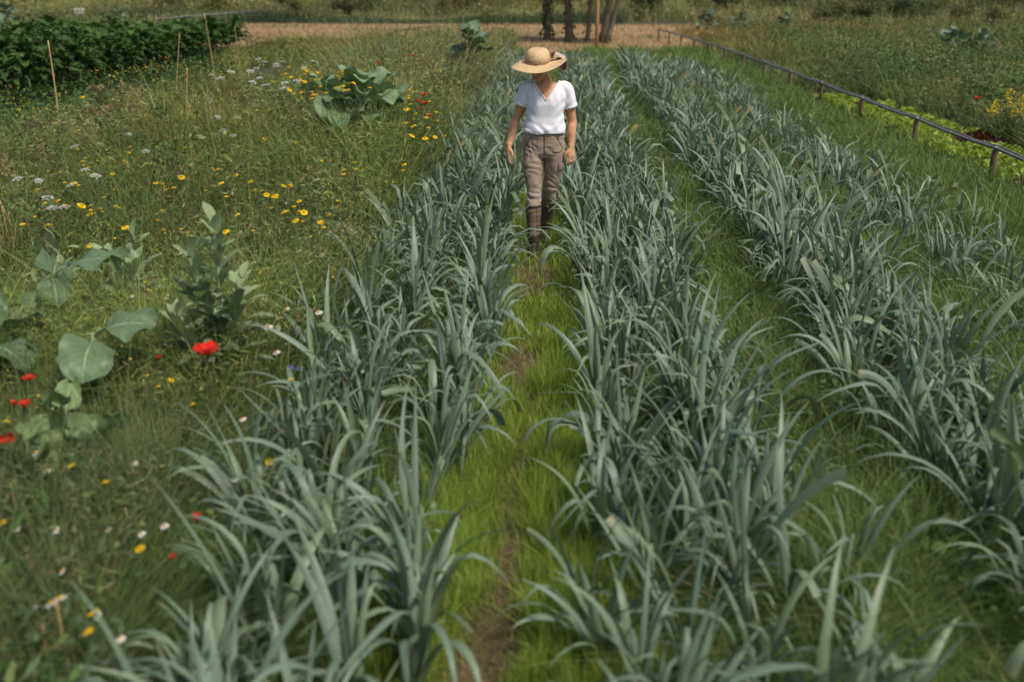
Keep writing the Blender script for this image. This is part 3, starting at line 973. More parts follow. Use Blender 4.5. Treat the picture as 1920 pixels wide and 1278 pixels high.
# others farther off, told apart by what they stand beside
for (px, py, sd, n, H, L, lab, hb) in (
        (882, 186, 31, 26, 1.25, .42, 'grey-green cabbage rising from weeds behind the hat at the row edge', 1.0),
        (850, 215, 32, 14, .6, .36, 'low cabbage in front of the tall grey-green one at the row edge', .7),
        (20, 62, 33, 16, 1.1, .6, 'pale cabbage clump at the top left behind the kale', 1),
        (225, 50, 34, 9, .8, .45, 'small pale cabbage behind the kale near the box', 1),
        (1325, 72, 35, 14, .9, .5, 'first grey-green cabbage beyond the far end of the pipe', 1),
        (1385, 78, 36, 14, .9, .5, 'second grey-green cabbage beyond the pipe, between two others', 1),
        (1475, 80, 37, 14, .9, .5, 'rightmost of three grey-green cabbages beyond the pipe', 1),
        (1785, 128, 38, 18, .85, .5, 'grey-green cabbage clump in front of the straw strip at right', 1),
        (1835, 135, 39, 16, .8, .5, 'cabbage with drooping leaves beside the red poppies at far right', 1)):
    a = P(px, py, 0); broad_plant('cabbage_plant', (a[0], a[1], 0), sd, n, H, L, .25, (.10, .16, .10), lab, 'cabbage')


# broad beans: upright stems with oval grey-green leaflets
def bean(name, loc, seed, H, label, dens=46, group=None, size=1.0):
    rng = np.random.RandomState(seed)
    t = empty(name, loc)
    st, fo = MB(), MB()
    for k in range(5):
        aa_ = k * 2.5 + rng.uniform(0, 1); sr = (.05, .13, .17, .15, .19)[k]
        tip = np.array([math.cos(aa_) * sr, math.sin(aa_) * sr, H * ((1.0, .88, .80, .70, .60)[k] + rng.uniform(-.04, .04))])
        b0 = np.array([rng.normal(0, .02), rng.normal(0, .02), -.02])
        st.tube([b0, (b0 + tip) / 2 + rng.normal(0, .01, 3), tip], [.009, .008, .005], (.19, .25, .12), 5)
        for i in range(dens):
            f = (i + .5) / dens
            r0 = b0 + (tip - b0) * (.18 + .82 * f)
            az = i * 2.2 + rng.normal(0, .8)
            phi = 1.15 - .85 * f ** 1.5 + rng.normal(0, .32)
            L = size * rng.uniform(.09, .14) * (1 - .25 * f)
            d = np.array([math.cos(az), math.sin(az), 0])
            off = rng.uniform(.02, .10) * (1 - .5 * f) * size
            r0 = r0 + (d * math.sin(phi) + np.array([0, 0, math.cos(phi)])) * off
            tt = np.linspace(0, 1, 5)
            ph = phi + .5 * tt
            T = np.outer(np.sin(ph), d) + np.outer(np.cos(ph), [0, 0, 1])
            Pn = r0 + np.concatenate([[[0, 0, 0]], np.cumsum(T[1:] * L / 4, 0)])
            S = np.cross([0, 0, 1.0], d); N = np.cross(T, S)
            w = L * .46 * np.array([.25, .85, 1, .8, .08])
            G = np.stack([Pn + np.outer(u * w * .5, S) + N * (abs(u) * w * .18)[:, None] for u in (-1, 0, 1)], 1)
            c = np.array([.20, .26, .155]) * rng.uniform(.75, 1.3) + f ** 3 * np.array([.07, .08, .02])
            fo.grid(G, c)
    st.build('stem', M_BROAD, t); fo.build('foliage', M_WEED, t)
    return tag(t, label, 'bean plant', group)


a = P(425, 790, 0); bean('broad_bean', (a[0], a[1], 0), 3, 1.0, 'bushy grey-green broad bean plant behind the big red poppy', 50, size=1.3)
a = P(265, 640, 0); bean('broad_bean', (a[0], a[1], 0), 4, .66, 'broad bean plant behind the tall cabbage, left of the bushy bean', 30, size=1.3)
a = P(120, 620, 0); bean('broad_bean', (a[0], a[1], 0), 14, .58, 'sparse broad bean plant near the dry straw at the left edge', 26, size=1.2)

# lettuces under the pipe
def lettuce(seed, col):
    rng = np.random.RandomState(seed); mb = MB()
    for i in range(16):
        f = i / 15
        frilly_leaf(mb, np.array([0, 0, .02 + .05 * f]), i * 2.4, 1.15 - .95 * f, .20 * (1 - .35 * f) * rng.uniform(.85, 1.15), .17 * (1 - .3 * f), rng, np.asarray(col) * rng.uniform(.8, 1.2), .5, .012, 6, 6)
    return mb.mesh('lettuce', M_LETTUCE)


lg = [lettuce(60 + i, (.33, .42, .07)) for i in range(4)]
lr = [lettuce(70 + i, (.10, .035, .025)) for i in range(2)]
for r_ in range(4):
    for j in range(40):
        x = 5.10 + r_ * .29 + R.normal(0, .03); y = 9.4 + j * .29 + R.normal(0, .04)
        if not in_frame(np.array([x]), np.array([y]), .1, 60)[0]: continue
        if y > 20.6 - r_ * .5: continue
        red = snoise(np.array([x]), np.array([y]), 1.6, 71)[0] > .95 or (r_ == 0 and j % 9 == 2)
        if R.rand() < .1: continue
        o = link(bpy.data.objects.new('lettuce', (lr if red else lg)[R.randint(2 if red else 4)]))
        o.location = (x, y, 0); o.rotation_euler = (0, 0, R.uniform(0, 6.28)); s = R.uniform(1.0, 1.4); o.scale = (s, s, s)
        end = 'near the right edge' if y < 12.5 else 'in the middle of the bed' if y < 15 else 'at the far end of the bed'
        tag(o, ('dark red lettuce' if red else 'bright yellow-green lettuce') + ' behind the grey pipe, ' + end, 'lettuce', 'lettuces behind the pipe')
# small lettuce patch on the next plot
for j in range(26):
    a = P(R.uniform(1660, 1790), R.uniform(168, 200), 0)
    o = link(bpy.data.objects.new('lettuce', lg[R.randint(4)])); o.location = a; s = R.uniform(.9, 1.3); o.scale = (s, s, s * 1.4)
    o.rotation_euler = (0, 0, R.uniform(0, 6.28))
    tag(o, 'yellow-green lettuce in the dim second patch beyond the pipe', 'lettuce', 'lettuces in the second patch')
# ------------------------------------------------------------------ canes and dry stalks
def stick(name, pb, pt, rad, mat, label, cat, group=None, nodes=6, hb=.1):
    """thin stick from the ground under pixel pb up to where pixel pt lies at the same distance"""
    b0 = P(pb[0], pb[1], hb); b0[2] = 0
    # top: ray through pt cut with the vertical plane through the base facing the camera
    d = FWD * FPX + RGT * (pt[0] - CX) - UPV * (pt[1] - CY)
    t = b0[1] / d[1]
    top = np.array([0, 0, CAMH]) + d * t
    rng = np.random.RandomState(int(pb[0]))
    mb = MB()
    k = nodes * 2 + 1
    s = np.linspace(0, 1, k)
    pts = np.outer(1 - s, [0, 0, -.05]) + np.outer(s, top - b0)
    pts += np.outer(np.sin(s * PI), [rng.normal(0, .012), rng.normal(0, .012), 0])
    r = rad * (1 - .45 * s); r[2::2] *= 1.12
    mb.tube(pts, r, (.4, .3, .15), 7)
    o = mb.build(name, mat); o.location = b0
    return tag(o, label, cat, group)


g = 'thin canes standing in the meadow'
stick('bamboo_cane', (112, 240), (90, 76), .014, M_CANE, 'tall straight tan cane standing in front of the kale at far left', 'cane', g)
stick('bamboo_cane', (328, 200), (337, 63), .009, M_CANE, 'thin tan cane leaning slightly right in front of the middle of the kale', 'cane', g)
stick('bamboo_cane', (407, 168), (383, 25), .009, M_CANE, 'thin cane tilting left at the right end of the kale bed', 'cane', g)
stick('bamboo_cane', (450, 140), (440, 50), .009, M_CANE, 'thin cane before the straw field just right of the kale', 'cane', g)
stick('bamboo_cane', (508, 126), (547, 66), .009, M_CANE, 'short cane leaning far to the right against the straw field', 'cane', g)
stick('bamboo_cane', (351, 262), (351, 128), .010, M_CANE, 'upright yellowish cane alone in the flowering meadow', 'cane', g)
stick('dry_stalk', (707, 138), (706, 45), .008, M_CANE, 'thin pale stalk standing alone left of the hat in the tall weeds', 'stalk')
stick('dry_stalk', (232, 180), (228, 145), .007, M_CANE, 'short grey stalk below the kale, left of the middle cane', 'stalk')
stick('dry_stalk', (720, 150), (745, 100), .008, M_CANE, 'dry stalk leaning right among tall weeds near the far poppies', 'stalk')
stick('dry_stalk', (55, 440), (-20, 330), .008, M_CANE, 'dry broken stalk slanting in at the left edge of the photo', 'stalk', hb=.25)
stick('dry_stalk', (312, 560), (270, 512), .005, M_CANE, 'orange dead twig between the two cabbages and the bean plant', 'stalk', hb=.3)
for (b_, t_, lb) in (((140, 1275), (104, 1120), 'orange dry stem leaning left in the near left corner'), ((90, 1262), (80, 1168), 'short orange stem left of the leaning one in the near left corner'),
                     ((252, 1010), (235, 952), 'yellow bent stem beside the nearest drooping leek leaf'), ((60, 1000), (20, 905), 'yellow-orange stem by the cabbage seedling at the left edge')):
    stick('dry_stalk', b_, t_, .005, M_CANE, lb, 'stalk', hb=.2)
# dry straw bundle at the left edge
mb = MB(); rng = np.random.RandomState(5)
a = P(28, 560, 0)
for i in range(42):
    az = rng.uniform(0, 6.28); ln = abs(rng.normal(.25, .18)); H = rng.uniform(.35, .7)
    b0 = np.array([rng.normal(0, .05), rng.normal(0, .05), 0])
    t1 = b0 + np.array([math.cos(az) * ln * H, math.sin(az) * ln * H, H])
    t2 = t1 + np.array([math.cos(az), math.sin(az), -.5]) * rng.uniform(0, .15)
    mb.tube([b0, (b0 + t1) / 2 + rng.normal(0, .02, 3), t1, t2], [.003, .003, .0025, .001], np.array([.45, .32, .15]) * rng.uniform(.6, 1.2), 4, cap=False)
o = mb.build('dry_straw_clump', M_GRASS); o.location = a
tag(o, 'clump of bent dry tan stalks standing at the left edge', 'straw clump')

# ------------------------------------------------------------------ grey pipe on wooden posts
def pipe_line(name, pts, hp, label, posts=True, rad=.018, seed=1, two=True):
    rng = np.random.RandomState(seed)
    pts = np.array(pts)
    t = empty(name, pts[0])
    o0 = pts[0]
    mb = MB()
    fine = []
    for a, b_ in zip(pts[:-1], pts[1:]):
        for s in np.linspace(0, 1, 5)[:-1]:
            q = a + (b_ - a) * s; q[2] = hp - .018 * math.sin(s * PI); fine.append(q)
    fine.append(np.array([pts[-1][0], pts[-1][1], hp]))
    fine = np.array(fine) - o0
    mb.tube(fine, rad, (.2, .2, .2), 9)
    mb.build('pipe', M_PIPE, t)
    if two:
        mb = MB(); f2 = fine + np.array([.045, 0, .016]); f2[:, 2] += rng.normal(0, .004, len(f2))
        mb.tube(f2, rad * .62, (.2, .2, .2), 7); mb.build('hose', M_PIPE, t)
    for i, q in enumerate(pts):
        if posts and i < len(pts) - 0:
            h = hp - rad - .004
            lean = rng.normal(0, .015, 2)
            r = rng.uniform(.034, .043)
            mb = MB()
            mb.tube([(lean[0], lean[1], -.12), (lean[0] * .5, lean[1] * .5, h * .3), (0, 0, h * .75), (0, 0, h)], [r, r * .98, r * .95, r * .93], (.2, .15, .1), 12)
            po = mb.build('post', M_POST, t); po.location = q - o0
            mb = MB()
            mb.tube([(-.0, -.016, 0), (0, .016, 0)], rad * 1.35, (.5, .5, .5), 10)
            mb.tube([(0, 0, rad), (0, 0, rad + .035)], [.009, .006], (.5, .5, .5), 6)
            cl = mb.build('clip', M_METAL, t); cl.location = q - o0 + np.array([0, 0, hp])
    # drip nozzles along the pipe
    if two:
        for i in range(0, len(fine) - 1, 2):
            mb = MB(); c = fine[i] + (fine[i + 1] - fine[i]) * .5 + np.array([0, 0, rad])
            mb.tube([c, c + np.array([0, 0, .03])], [.008, .005], (.5, .5, .5), 6)
            mb.build('nozzle', M_METAL, t)
    return tag(t, label, 'irrigation pipe')


pp = [np.array([4.95 - .0 * i, 8.9 + 2.62 * i, 0]) for i in range(14)]
for i, q in enumerate(pp): q[0] = 4.95 - .010 * max(0, i - 4) ** 2
pipe_line('irrigation_pipe', pp, .46, 'long grey water pipe carried on short wooden posts right of the leeks')
pp = [np.array([-19.5 + .12 * i, 50 + 3.2 * i, 0]) for i in range(13)]
pipe_line('irrigation_pipe', pp, .62, 'distant grey pipe on posts behind the kale at upper left', seed=3, rad=.035, two=False)
pp = [np.array([13 + 2.4 * i, 43.5 - .5 * i, 0]) for i in range(6)]
pipe_line('irrigation_pipe', pp, .5, 'faint low rail on posts across the straw strip at upper right', seed=4, rad=.03, two=False)
# broken bit of rail left of the row end
a = P(785, 88, 0)
mb = MB(); mb.tube([(-.9, 0, .55), (.7, .2, .75)], .05, (.2, .2, .2), 8)
mb.tube([(-.7, 0, -.1), (-.7, 0, .6)], .05, (.2, .2, .2), 8); mb.tube([(.5, .15, -.1), (.5, .15, .72)], .045, (.2, .2, .2), 8)
o = mb.build('short_rail', M_POST); o.location = a
tag(o, 'short weathered rail on two stakes before the straw field, left of the hat', 'rail')

# pale box and things at the far left
a = P(152, 40, 0); 
t = empty('beehive', (a[0], a[1], 0), .2)
mb = MB(); mb.box((0, 0, .42), (.5, .5, .5)); mb.build('hive_body', M_BOX, t, smooth=False)
mb = MB(); mb.box((0, 0, .70), (.56, .56, .06)); mb.box((0, 0, .745), (.5, .5, .03)); mb.build('roof', M_BOX, t, smooth=False)
mb = MB()
for sx in (-.2, .2):
    for sy in (-.2, .2): mb.box((sx, sy, .08), (.06, .06, .18))
mb.build('stand', M_POST, t, smooth=False)
tag(t, 'small pale box on legs behind the kale near the top left', 'box')

# ------------------------------------------------------------------ trees at the end of the rows
def tree(name, pxb, pyb, lean, H, r0, label, seed, ivy=0, limbs=5):
    rng = np.random.RandomState(seed)
    a = P(pxb, pyb, 0)
    t = empty(name, (a[0], a[1], 0))
    tr, cr = MB(), MB()
    s = np.linspace(0, 1, 12)
    pts = np.stack([lean[0] * s * H + np.cumsum(rng.normal(0, .06, 12)) * s, lean[1] * s * H + np.cumsum(rng.normal(0, .06, 12)) * s, s * H - .1 * (1 - s)], -1)
    r = r0 * (1 - .62 * s) * (1 + rng.normal(0, .06, 12)); r[0] *= 1.45
    tr.tube(pts, r, (.1, .08, .06), 12)
    ends = [pts[-1]]
    for k in range(limbs):
        i = rng.randint(5, 11); az = rng.uniform(0, 6.28); L = rng.uniform(1.2, 2.6)
        d = np.array([math.cos(az) * .8, math.sin(az) * .8, .7])
        q = np.array([pts[i], pts[i] + d * L * .5 + rng.normal(0, .08, 3), pts[i] + d * L + np.array([0, 0, .3])])
        tr.tube(q, [r[i] * .55, r[i] * .38, .02], (.1, .08, .06), 8)
        ends += [q[1], q[2]]
    tr.build('trunk', M_BARK, t)
    for e in ends:
        for c in range(3):
            cc = e + rng.normal(0, .55, 3); n = 170
            q = rng.normal(0, 1, (n, 3)); q /= np.linalg.norm(q, axis=1)[:, None]; q = cc + q * (rng.uniform(.3, 1, (n, 1)) ** .5) * .6
            leaflets(cr, q, np.full(n, .16) * rng.uniform(.6, 1.3, n), np.full(n, .07), pick([(.06, .11, .03), (.08, .14, .04), (.045, .08, .025)], n))
    cr.build('crown', M_SHRUB, t)
    if ivy:
        iv = MB(); n = ivy
        z = rng.uniform(0, 3.2, n); i = np.clip((z / H * 11).astype(int), 0, 11)
        az = rng.uniform(0, 6.28, n)
        q = pts[i] + np.stack([np.cos(az) * (r[i] + .06), np.sin(az) * (r[i] + .06), z - pts[i][:, 2]], -1)
        leaflets(iv, q, np.full(n, .13), np.full(n, .1), pick([(.05, .09, .025), (.08, .12, .035)], n))
        iv.build('ivy', M_SHRUB, t)
    return tag(t, label, 'tree')


tree('young_tree', 1026, 79, (.012, 0), 5.2, .15, 'slim dark trunk clad in climbing leaves, leftmost of the trees behind the leeks', 1, ivy=520)
tree('young_tree', 1068, 79, (-.045, .02), 5.4, .18, 'thick dark leaning trunk second from left behind the leeks', 2, ivy=160)
tree('young_tree', 1100, 80, (.06, .02), 5.0, .10, 'slender trunk just left of the orange pole', 3, ivy=60)
tree('young_tree', 1128, 80, (.17, .05), 5.4, .145, 'grey trunk slanting up to the right beside the orange pole', 4)
tree('young_tree', 1137, 82, (.21, -.04), 5.2, .11, 'rightmost of the slanting grey trunks behind the leeks', 5)
a = P(1118, 92, 0)
mb = MB(); mb.tube([(0, 0, -.2), (.01, 0, 1), (-.01, 0, 2.2), (0, 0, 4)], [.07, .068, .065, .06], (.4, .2, .1), 10)
o = mb.build('wooden_pole', M_WOODPOLE); o.location = a
tag(o, 'bare orange-brown wooden pole standing in front of the slanting trunks', 'pole')


# ------------------------------------------------------------------ shrubs on the bank
def shrub(loc, s, seed, cols, label, group):
    rng = np.random.RandomState(seed)
    mb = MB()
    t = empty('shrub', loc)
    for c in range(13):
        a, r_ = rng.uniform(0, 6.28), abs(rng.normal(0, .45))
        cc = np.array([math.cos(a) * r_, math.sin(a) * r_, rng.uniform(.2, .85)]) * s
        n = 230
        q = rng.normal(0, 1, (n, 3)); q /= np.linalg.norm(q, axis=1)[:, None]
        q = cc + q * (rng.uniform(.1, 1, (n, 1)) ** .5) * np.array([.34, .34, .30]) * s * rng.uniform(.7, 1.2)
        q = q[q[:, 2] > 0]; n = len(q)
        l = rng.uniform(.05, .12, n) * s ** .5 * 1.25
        leaflets(mb, q, l, l * .45, pick(cols, n, .22) * rng.uniform(.75, 1.3))
    mb.build('foliage', M_SHRUB, t)
    mb = MB()
    for c in range(6):
        a = rng.uniform(0, 6.28)
        mb.tube([(0, 0, -.05), (math.cos(a) * .12 * s, math.sin(a) * .12 * s, .35 * s), (math.cos(a) * .3 * s, math.sin(a) * .3 * s, .7 * s)], [.03, .022, .01], (.1, .07, .05), 5)
    mb.build('stems', M_BARK, t)
    return tag(t, label, 'shrub', group)


DG = [(.05, .075, .022), (.07, .10, .03), (.04, .06, .02)]
OL = [(.12, .13, .045), (.16, .15, .055), (.09, .11, .035)]
YG = [(.16, .16, .05), (.22, .19, .05), (.12, .14, .045)]
LX = {0: 'above the kale', 1: 'left of the tree trunks', 2: 'right of the tree trunks', 3: 'at the far upper right'}
for i in range(46):
    px = R.uniform(-40, 1960); Y = R.uniform(66, 96)
    z0 = P(px, 60, 0); x = z0[0] * Y / z0[1]
    z = float(terrain(x, Y))
    right = px > 1350
    w = R.randint(3)
    cols = [DG, OL, YG][w if not right else R.choice([0, 0, 1])]
    nm = ['dark green', 'olive', 'yellowish'][[DG, OL, YG].index(cols)]
    k = 0 if px < 480 else 1 if px < 1010 else 2 if px < 1500 else 3
    s = R.uniform(.9, 1.9) * (1.25 if right else 1)
    shrub((x, Y, z), s, 500 + i, cols, '%s rounded bush on the far bank %s' % (nm, LX[k]), 'bushes on the bank ' + LX[k])
for (px, Y, s, cols, lab) in ((1600, 48, 1.5, OL, 'large soft olive bush before the dark bank at upper right'),
                              (1545, 50, 1.1, DG, 'dark bush left of the large olive bush at upper right'),
                              (1690, 52, 1.6, DG, 'broad dark bush right of the large olive bush'),
                              (1800, 50, 1.5, OL, 'olive bush with yellow bloom below the grey track at upper right'),
                              (1880, 47, 1.3, YG, 'yellowish bush at the right edge under the grey track')):
    z0 = P(px, 60, 0); shrub((z0[0] * Y / z0[1], Y, 0), s, int(px), cols, lab, None)

# fennel-like seeding plant with fine yellow-green plumes
def plume(loc, seed, H, label):
    rng = np.random.RandomState(seed); t = empty('seeding_brassica', loc); st, fo = MB(), MB()
    for k in range(11):
        az = rng.uniform(0, 6.28); ln = rng.uniform(.05, .5)
        tip = np.array([math.cos(az) * ln * H * .7, math.sin(az) * ln * H * .7, H * rng.uniform(.75, 1.05)])
        st.tube([(0, 0, -.02), tip * .5 + np.array([0, 0, .05]), tip], [.008, .006, .003], (.25, .28, .08), 4)
        n = 60; s = rng.uniform(.3, 1, n); q = np.outer(s, tip) + rng.normal(0, .035, (n, 3))
        leaflets(fo, q, np.full(n, .075), np.full(n, .012), pick([(.33, .33, .09), (.26, .30, .08), (.42, .38, .12)], n), 0)
    st.build('stem', M_WEED, t); fo.build('foliage', M_WEED, t)
    return tag(t, label, 'seeding plant')


a = P(455, 205, 0); plume((a[0], a[1], 0), 1, 1.05, 'tall pale yellow-green seeding plant among white umbels')
a = P(415, 215, 0); plume((a[0], a[1], 0), 2, .8, 'lower yellow-green seeding plant left of the tall pale one')
a = P(760, 150, 0); plume((a[0], a[1], 0), 3, 1.2, 'airy tan seeding plant in the weeds left of the straw hat')
a = P(690, 130, 0); plume((a[0], a[1], 0), 4, 1.1, 'airy tan seeding plant standing nearest the thin pale stalk')


# ------------------------------------------------------------------ flowers
def stem_to(mb, H, rng, col=(.13, .16, .05), r=.0022, leaf=True):
    x, y = rng.normal(0, .03, 2)
    mb.tube([(x, y, 0), (x * .4 + rng.normal(0, .01), y * .4, H * .5), (0, 0, H)], [r * 1.3, r, r * .8], col, 4, cap=False)
    if leaf:
        n = 10
        s = rng.uniform(.1, .8, n)
        q = np.stack([x * (1 - s) + rng.normal(0, .012, n), y * (1 - s) + rng.normal(0, .012, n), s * H], -1)
        leaflets(mb, q, np.full(n, .04), np.full(n, .008), pick([(.09, .12, .05)], n))


def daisy(seed, H, Dm, pc, cc, npet, label_parts=True, droop=.15):
    rng = np.random.RandomState(seed)
    st, pe, ce = MB(), MB(), MB()
    stem_to(st, H, rng)
    tl = rng.normal(0, .22, 2)
    n = np.array([tl[0], tl[1] - .15, 1.0]); n /= np.linalg.norm(n)
    A = np.cross([0, 1.0, .1], n); A /= np.linalg.norm(A); B = np.cross(n, A)
    c0 = np.array([0, 0, H])
    for k in range(npet):
        a = 2 * PI * k / npet + rng.normal(0, .06)
        d = A * math.cos(a) + B * math.sin(a); s = -A * math.sin(a) + B * math.cos(a)
        dr = droop * rng.uniform(.2, 1.5)
        rr = np.array([.16, .34, .5]) * Dm; ww = np.array([.05, .11, .07]) * Dm * 14 / npet
        zz = np.array([.02, .03, .03 - dr * .25]) * Dm
        G = np.stack([c0 + np.outer(rr, d) + np.outer(zz, n) + np.outer(u * ww, s) for u in (-1, 0, 1)], 1)
        pe.grid(G, np.asarray(pc) * rng.uniform(.85, 1.1))
    ce.ball(c0 + n * Dm * .03, Dm * .19, cc, 9, 6)
    return st, pe, ce


def flower_set(kind, seeds, H, Dm, pc, cc, npet, droop):
    out = []
    for s in seeds:
        rng = np.random.RandomState(s + 7)
        st, pe, ce = daisy(s, H, Dm * rng.uniform(.85, 1.15), pc, cc, npet, droop=droop)
        out.append((st.mesh('stem', M_WEED), pe.mesh('petals', M_PETAL), ce.mesh('flower_centre', M_PETAL)))
    return out


def place_flower(name, meshes, px, py, h, s, label, cat, group):
    H = meshes[3]
    a = P(px, py, h)
    t = empty(name, (a[0], a[1], h - H * s), R.uniform(-.6, .6))
    t.scale = (s, s, s)
    for nm, me in zip(('stem', 'petals', 'flower_centre'), meshes[:3]):
        link(bpy.data.objects.new(nm, me), t)
    return tag(t, label, cat, group)


YEL = [m + (.5,) for m in flower_set('y', range(1, 7), .5, .057, (.88, .60, .012), (.72, .42, .015), 14, .3)]
WHI = [m + (.3,) for m in flower_set('w', range(11, 15), .3, .042, (.82, .80, .76), (.75, .45, .03), 15, .5)]
BLU = [m + (.4,) for m in flower_set('b', range(21, 23), .4, .034, (.13, .14, .55), (.15, .08, .35), 10, -.2)]

big_yellow = [(138, 343, 1.2), (292, 343, 1.15), (340, 332, 1.1), (408, 317, .9), (415, 343, .95), (424, 368, .9), (534, 397, 1), (554, 413, 1), (561, 397, 1), (570, 398, .9),
              (561, 377, .9), (500, 365, .8), (515, 367, .9), (423, 434, 1), (153, 385, 1), (90, 422, .9), (170, 460, .9), (42, 420, 1), (147, 347, .7), (445, 402, .9)]
mid_yellow = [(160, 296, .8), (165, 325, .8), (157, 310, .8), (193, 243, 1), (155, 182, 1), (156, 192, 1), (282, 220, .8), (273, 217, .7), (283, 250, .7), (296, 228, .9), (330, 276, .9),
              (394, 308, .9), (355, 310, .7), (345, 312, .7), (480, 207, .8), (560, 233, 1), (555, 166, .9), (512, 153, .9), (505, 170, .8), (223, 188, .8), (104, 231, .8), (148, 244, .8),
              (244, 275, .8), (242, 286, .7), (200, 281, .7), (268, 283, .8), (217, 304, .7), (195, 297, .7), (185, 286, .7), (598, 303, .9), (545, 346, .8), (470, 340, .8), (442, 328, .8),
              (418, 245, .8), (428, 228, .7), (350, 150, .8), (388, 206, .7), (463, 251, .7), (523, 198, .7), (505, 205, .8), (578, 228, .8), (599, 229, .7)]
cluster = [(R.uniform(535, 645), R.uniform(122, 185), R.uniform(.75, 1.1)) for i in range(62)]
cluster2 = [(R.uniform(640, 700), R.uniform(128, 170), R.uniform(.75, 1)) for i in range(16)]
poppyside = [(R.uniform(755, 840), R.uniform(165, 262), R.uniform(.75, 1)) for i in range(24)]
low5 = [(645, 318, 1), (665, 304, 1), (668, 316, 1), (644, 326, .9), (754, 320, 1), (758, 308, 1), (620, 300, .8), (833, 255, 1)]
rest = [(R.uniform(60, 640), R.uniform(195, 440), R.uniform(.55, .9)) for i in range(96)]
near = [(10, 792, 1), (488, 510, .8), (493, 533, .8), (565, 528, .8), (272, 528, .8), (270, 580, .8), (163, 599, .7), (276, 610, .7), (321, 712, .8), (276, 703, .7), (361, 757, .8), (297, 723, .7),
        (197, 903, .9), (505, 864, .9), (262, 1027, 1), (175, 1147, 1), (165, 1182, 1), (133, 872, .8), (5, 978, .9), (620, 508, .8), (625, 505, .8), (545, 710, .8), (582, 443, .8), (75, 503, .9)]
for lst, hh, lab, grp in ((big_yellow, .52, 'open golden daisy standing tall in the left meadow', 'large golden daisies'),
                          (mid_yellow, .45, 'golden daisy scattered in the meadow between kale and cabbages', 'scattered golden daisies'),
                          (cluster, .78, 'golden daisy in the dense bunch left of the big veined cabbage', 'bunch of golden daisies'),
                          (cluster2, .98, 'golden daisy standing above the big veined cabbage', 'golden daisies above the cabbage'),
                          (poppyside, .74, 'golden daisy among the red poppies right of the veined cabbage', 'golden daisies by the poppies'),
                          (low5, .45, 'golden daisy below the big veined cabbage at the leek edge', 'golden daisies below the cabbage'),
                          (rest, .44, 'small half hidden golden daisy deep in the left meadow', 'small golden daisies'),
                          (near, .36, 'small yellow flower low in the near left weeds', 'near yellow flowers')):
    for (px, py, s) in lst:
        if R.rand() < .0: continue
        m = YEL[R.randint(len(YEL))]
        near_s = .62 if lst is near else 1.0
        place_flower('yellow_daisy', m, px, py, (hh + .09) * R.uniform(.92, 1.1), s * near_s * R.uniform(.9, 1.1), lab, 'daisy', grp)
whites = [(67, 848), (90, 882), (103, 993), (308, 985), (203, 992), (265, 1000), (440, 898), (58, 1140), (95, 1130), (113, 1120), (181, 1153), (225, 1197), (12, 932), (116, 1070), (250, 868), (32, 990), (455, 785)]
for (px, py) in whites:
    place_flower('white_daisy', WHI[R.randint(len(WHI))], px, py, .40 * R.uniform(.85, 1.15), R.uniform(.68, .98), 'small white daisy with yellow centre in the near left corner weeds', 'daisy', 'near white daisies')
for (px, py) in [(364, 457), (338, 475), (475, 492), (245, 555), (311, 560), (503, 612), (521, 615), (518, 660), (430, 640), (537, 578), (560, 470), (580, 478), (450, 435), (604, 477), (598, 585)]:
    place_flower('white_daisy', WHI[R.randint(len(WHI))], px, py, .45 * R.uniform(.85, 1.15), R.uniform(.9, 1.2), 'white daisy around the bushy bean plant', 'daisy', 'white daisies by the bean plant')
for (px, py) in [(545, 617), (558, 625), (544, 690), (563, 692), (475, 520), (538, 580), (586, 602), (627, 295), (612, 275), (598, 293), (628, 288)]:
    place_flower('blue_cornflower', BLU[R.randint(2)], px, py, .33, R.uniform(.8, 1.1), 'tiny blue-violet flower between the bean plant and the leeks' if py > 400 else 'tiny blue flower in shade under the big veined cabbage', 'cornflower', 'blue flowers by the leeks' if py > 400 else 'blue flowers under the cabbage')


def poppy(seed, Dm, H, closed=.0):
    rng = np.random.RandomState(seed); st, pe, ce = MB(), MB(), MB()
    stem_to(st, H, rng, (.14, .17, .07), .0028, True)
    c0 = np.array([0, 0, H])
    for k in range(4):
        a = PI / 2 * k + rng.normal(0, .15) + .4
        inner = k % 2
        nu, nv = 9, 7
        G = np.zeros((nv, nu, 3))
        op = (1.0 - .18 * inner) * (1 - closed) + .18
        for i in range(nv):
            t = i / (nv - 1)
            for j in range(nu):
                u = -1 + 2 * j / (nu - 1)
                ang = a + u * 1.12 * (.35 + .65 * math.sin(min(1, t * 1.3) * PI / 2))
                rr = Dm * .5 * t ** .75 * (1 - .05 * u * u) * math.sin(op * (.55 + .45 * t))*1.15
                zz = Dm * .5 * t ** 1.2 * math.cos(op * (.55 + .45 * t)) * 1.05 + .004 * math.sin(u * 5 + k * 2) * t * t + rng.normal(0, .0008)
                G[i, j] = c0 + np.array([math.cos(ang) * rr, math.sin(ang) * rr, zz + .002 * inner])
        C = np.tile(np.array([.72, .030, .016]) * rng.uniform(.85, 1.1), (nv, nu, 1)); C[:2] = (.25, .015, .012)
        pe.grid(G, C)
    ce.ball(c0 + (0, 0, .010), (.008, .008, .011), (.06, .07, .03), 8, 6)
    return st.mesh('stem', M_WEED), pe.mesh('petals', M_PETAL), ce.mesh('flower_centre', M_PETAL), H


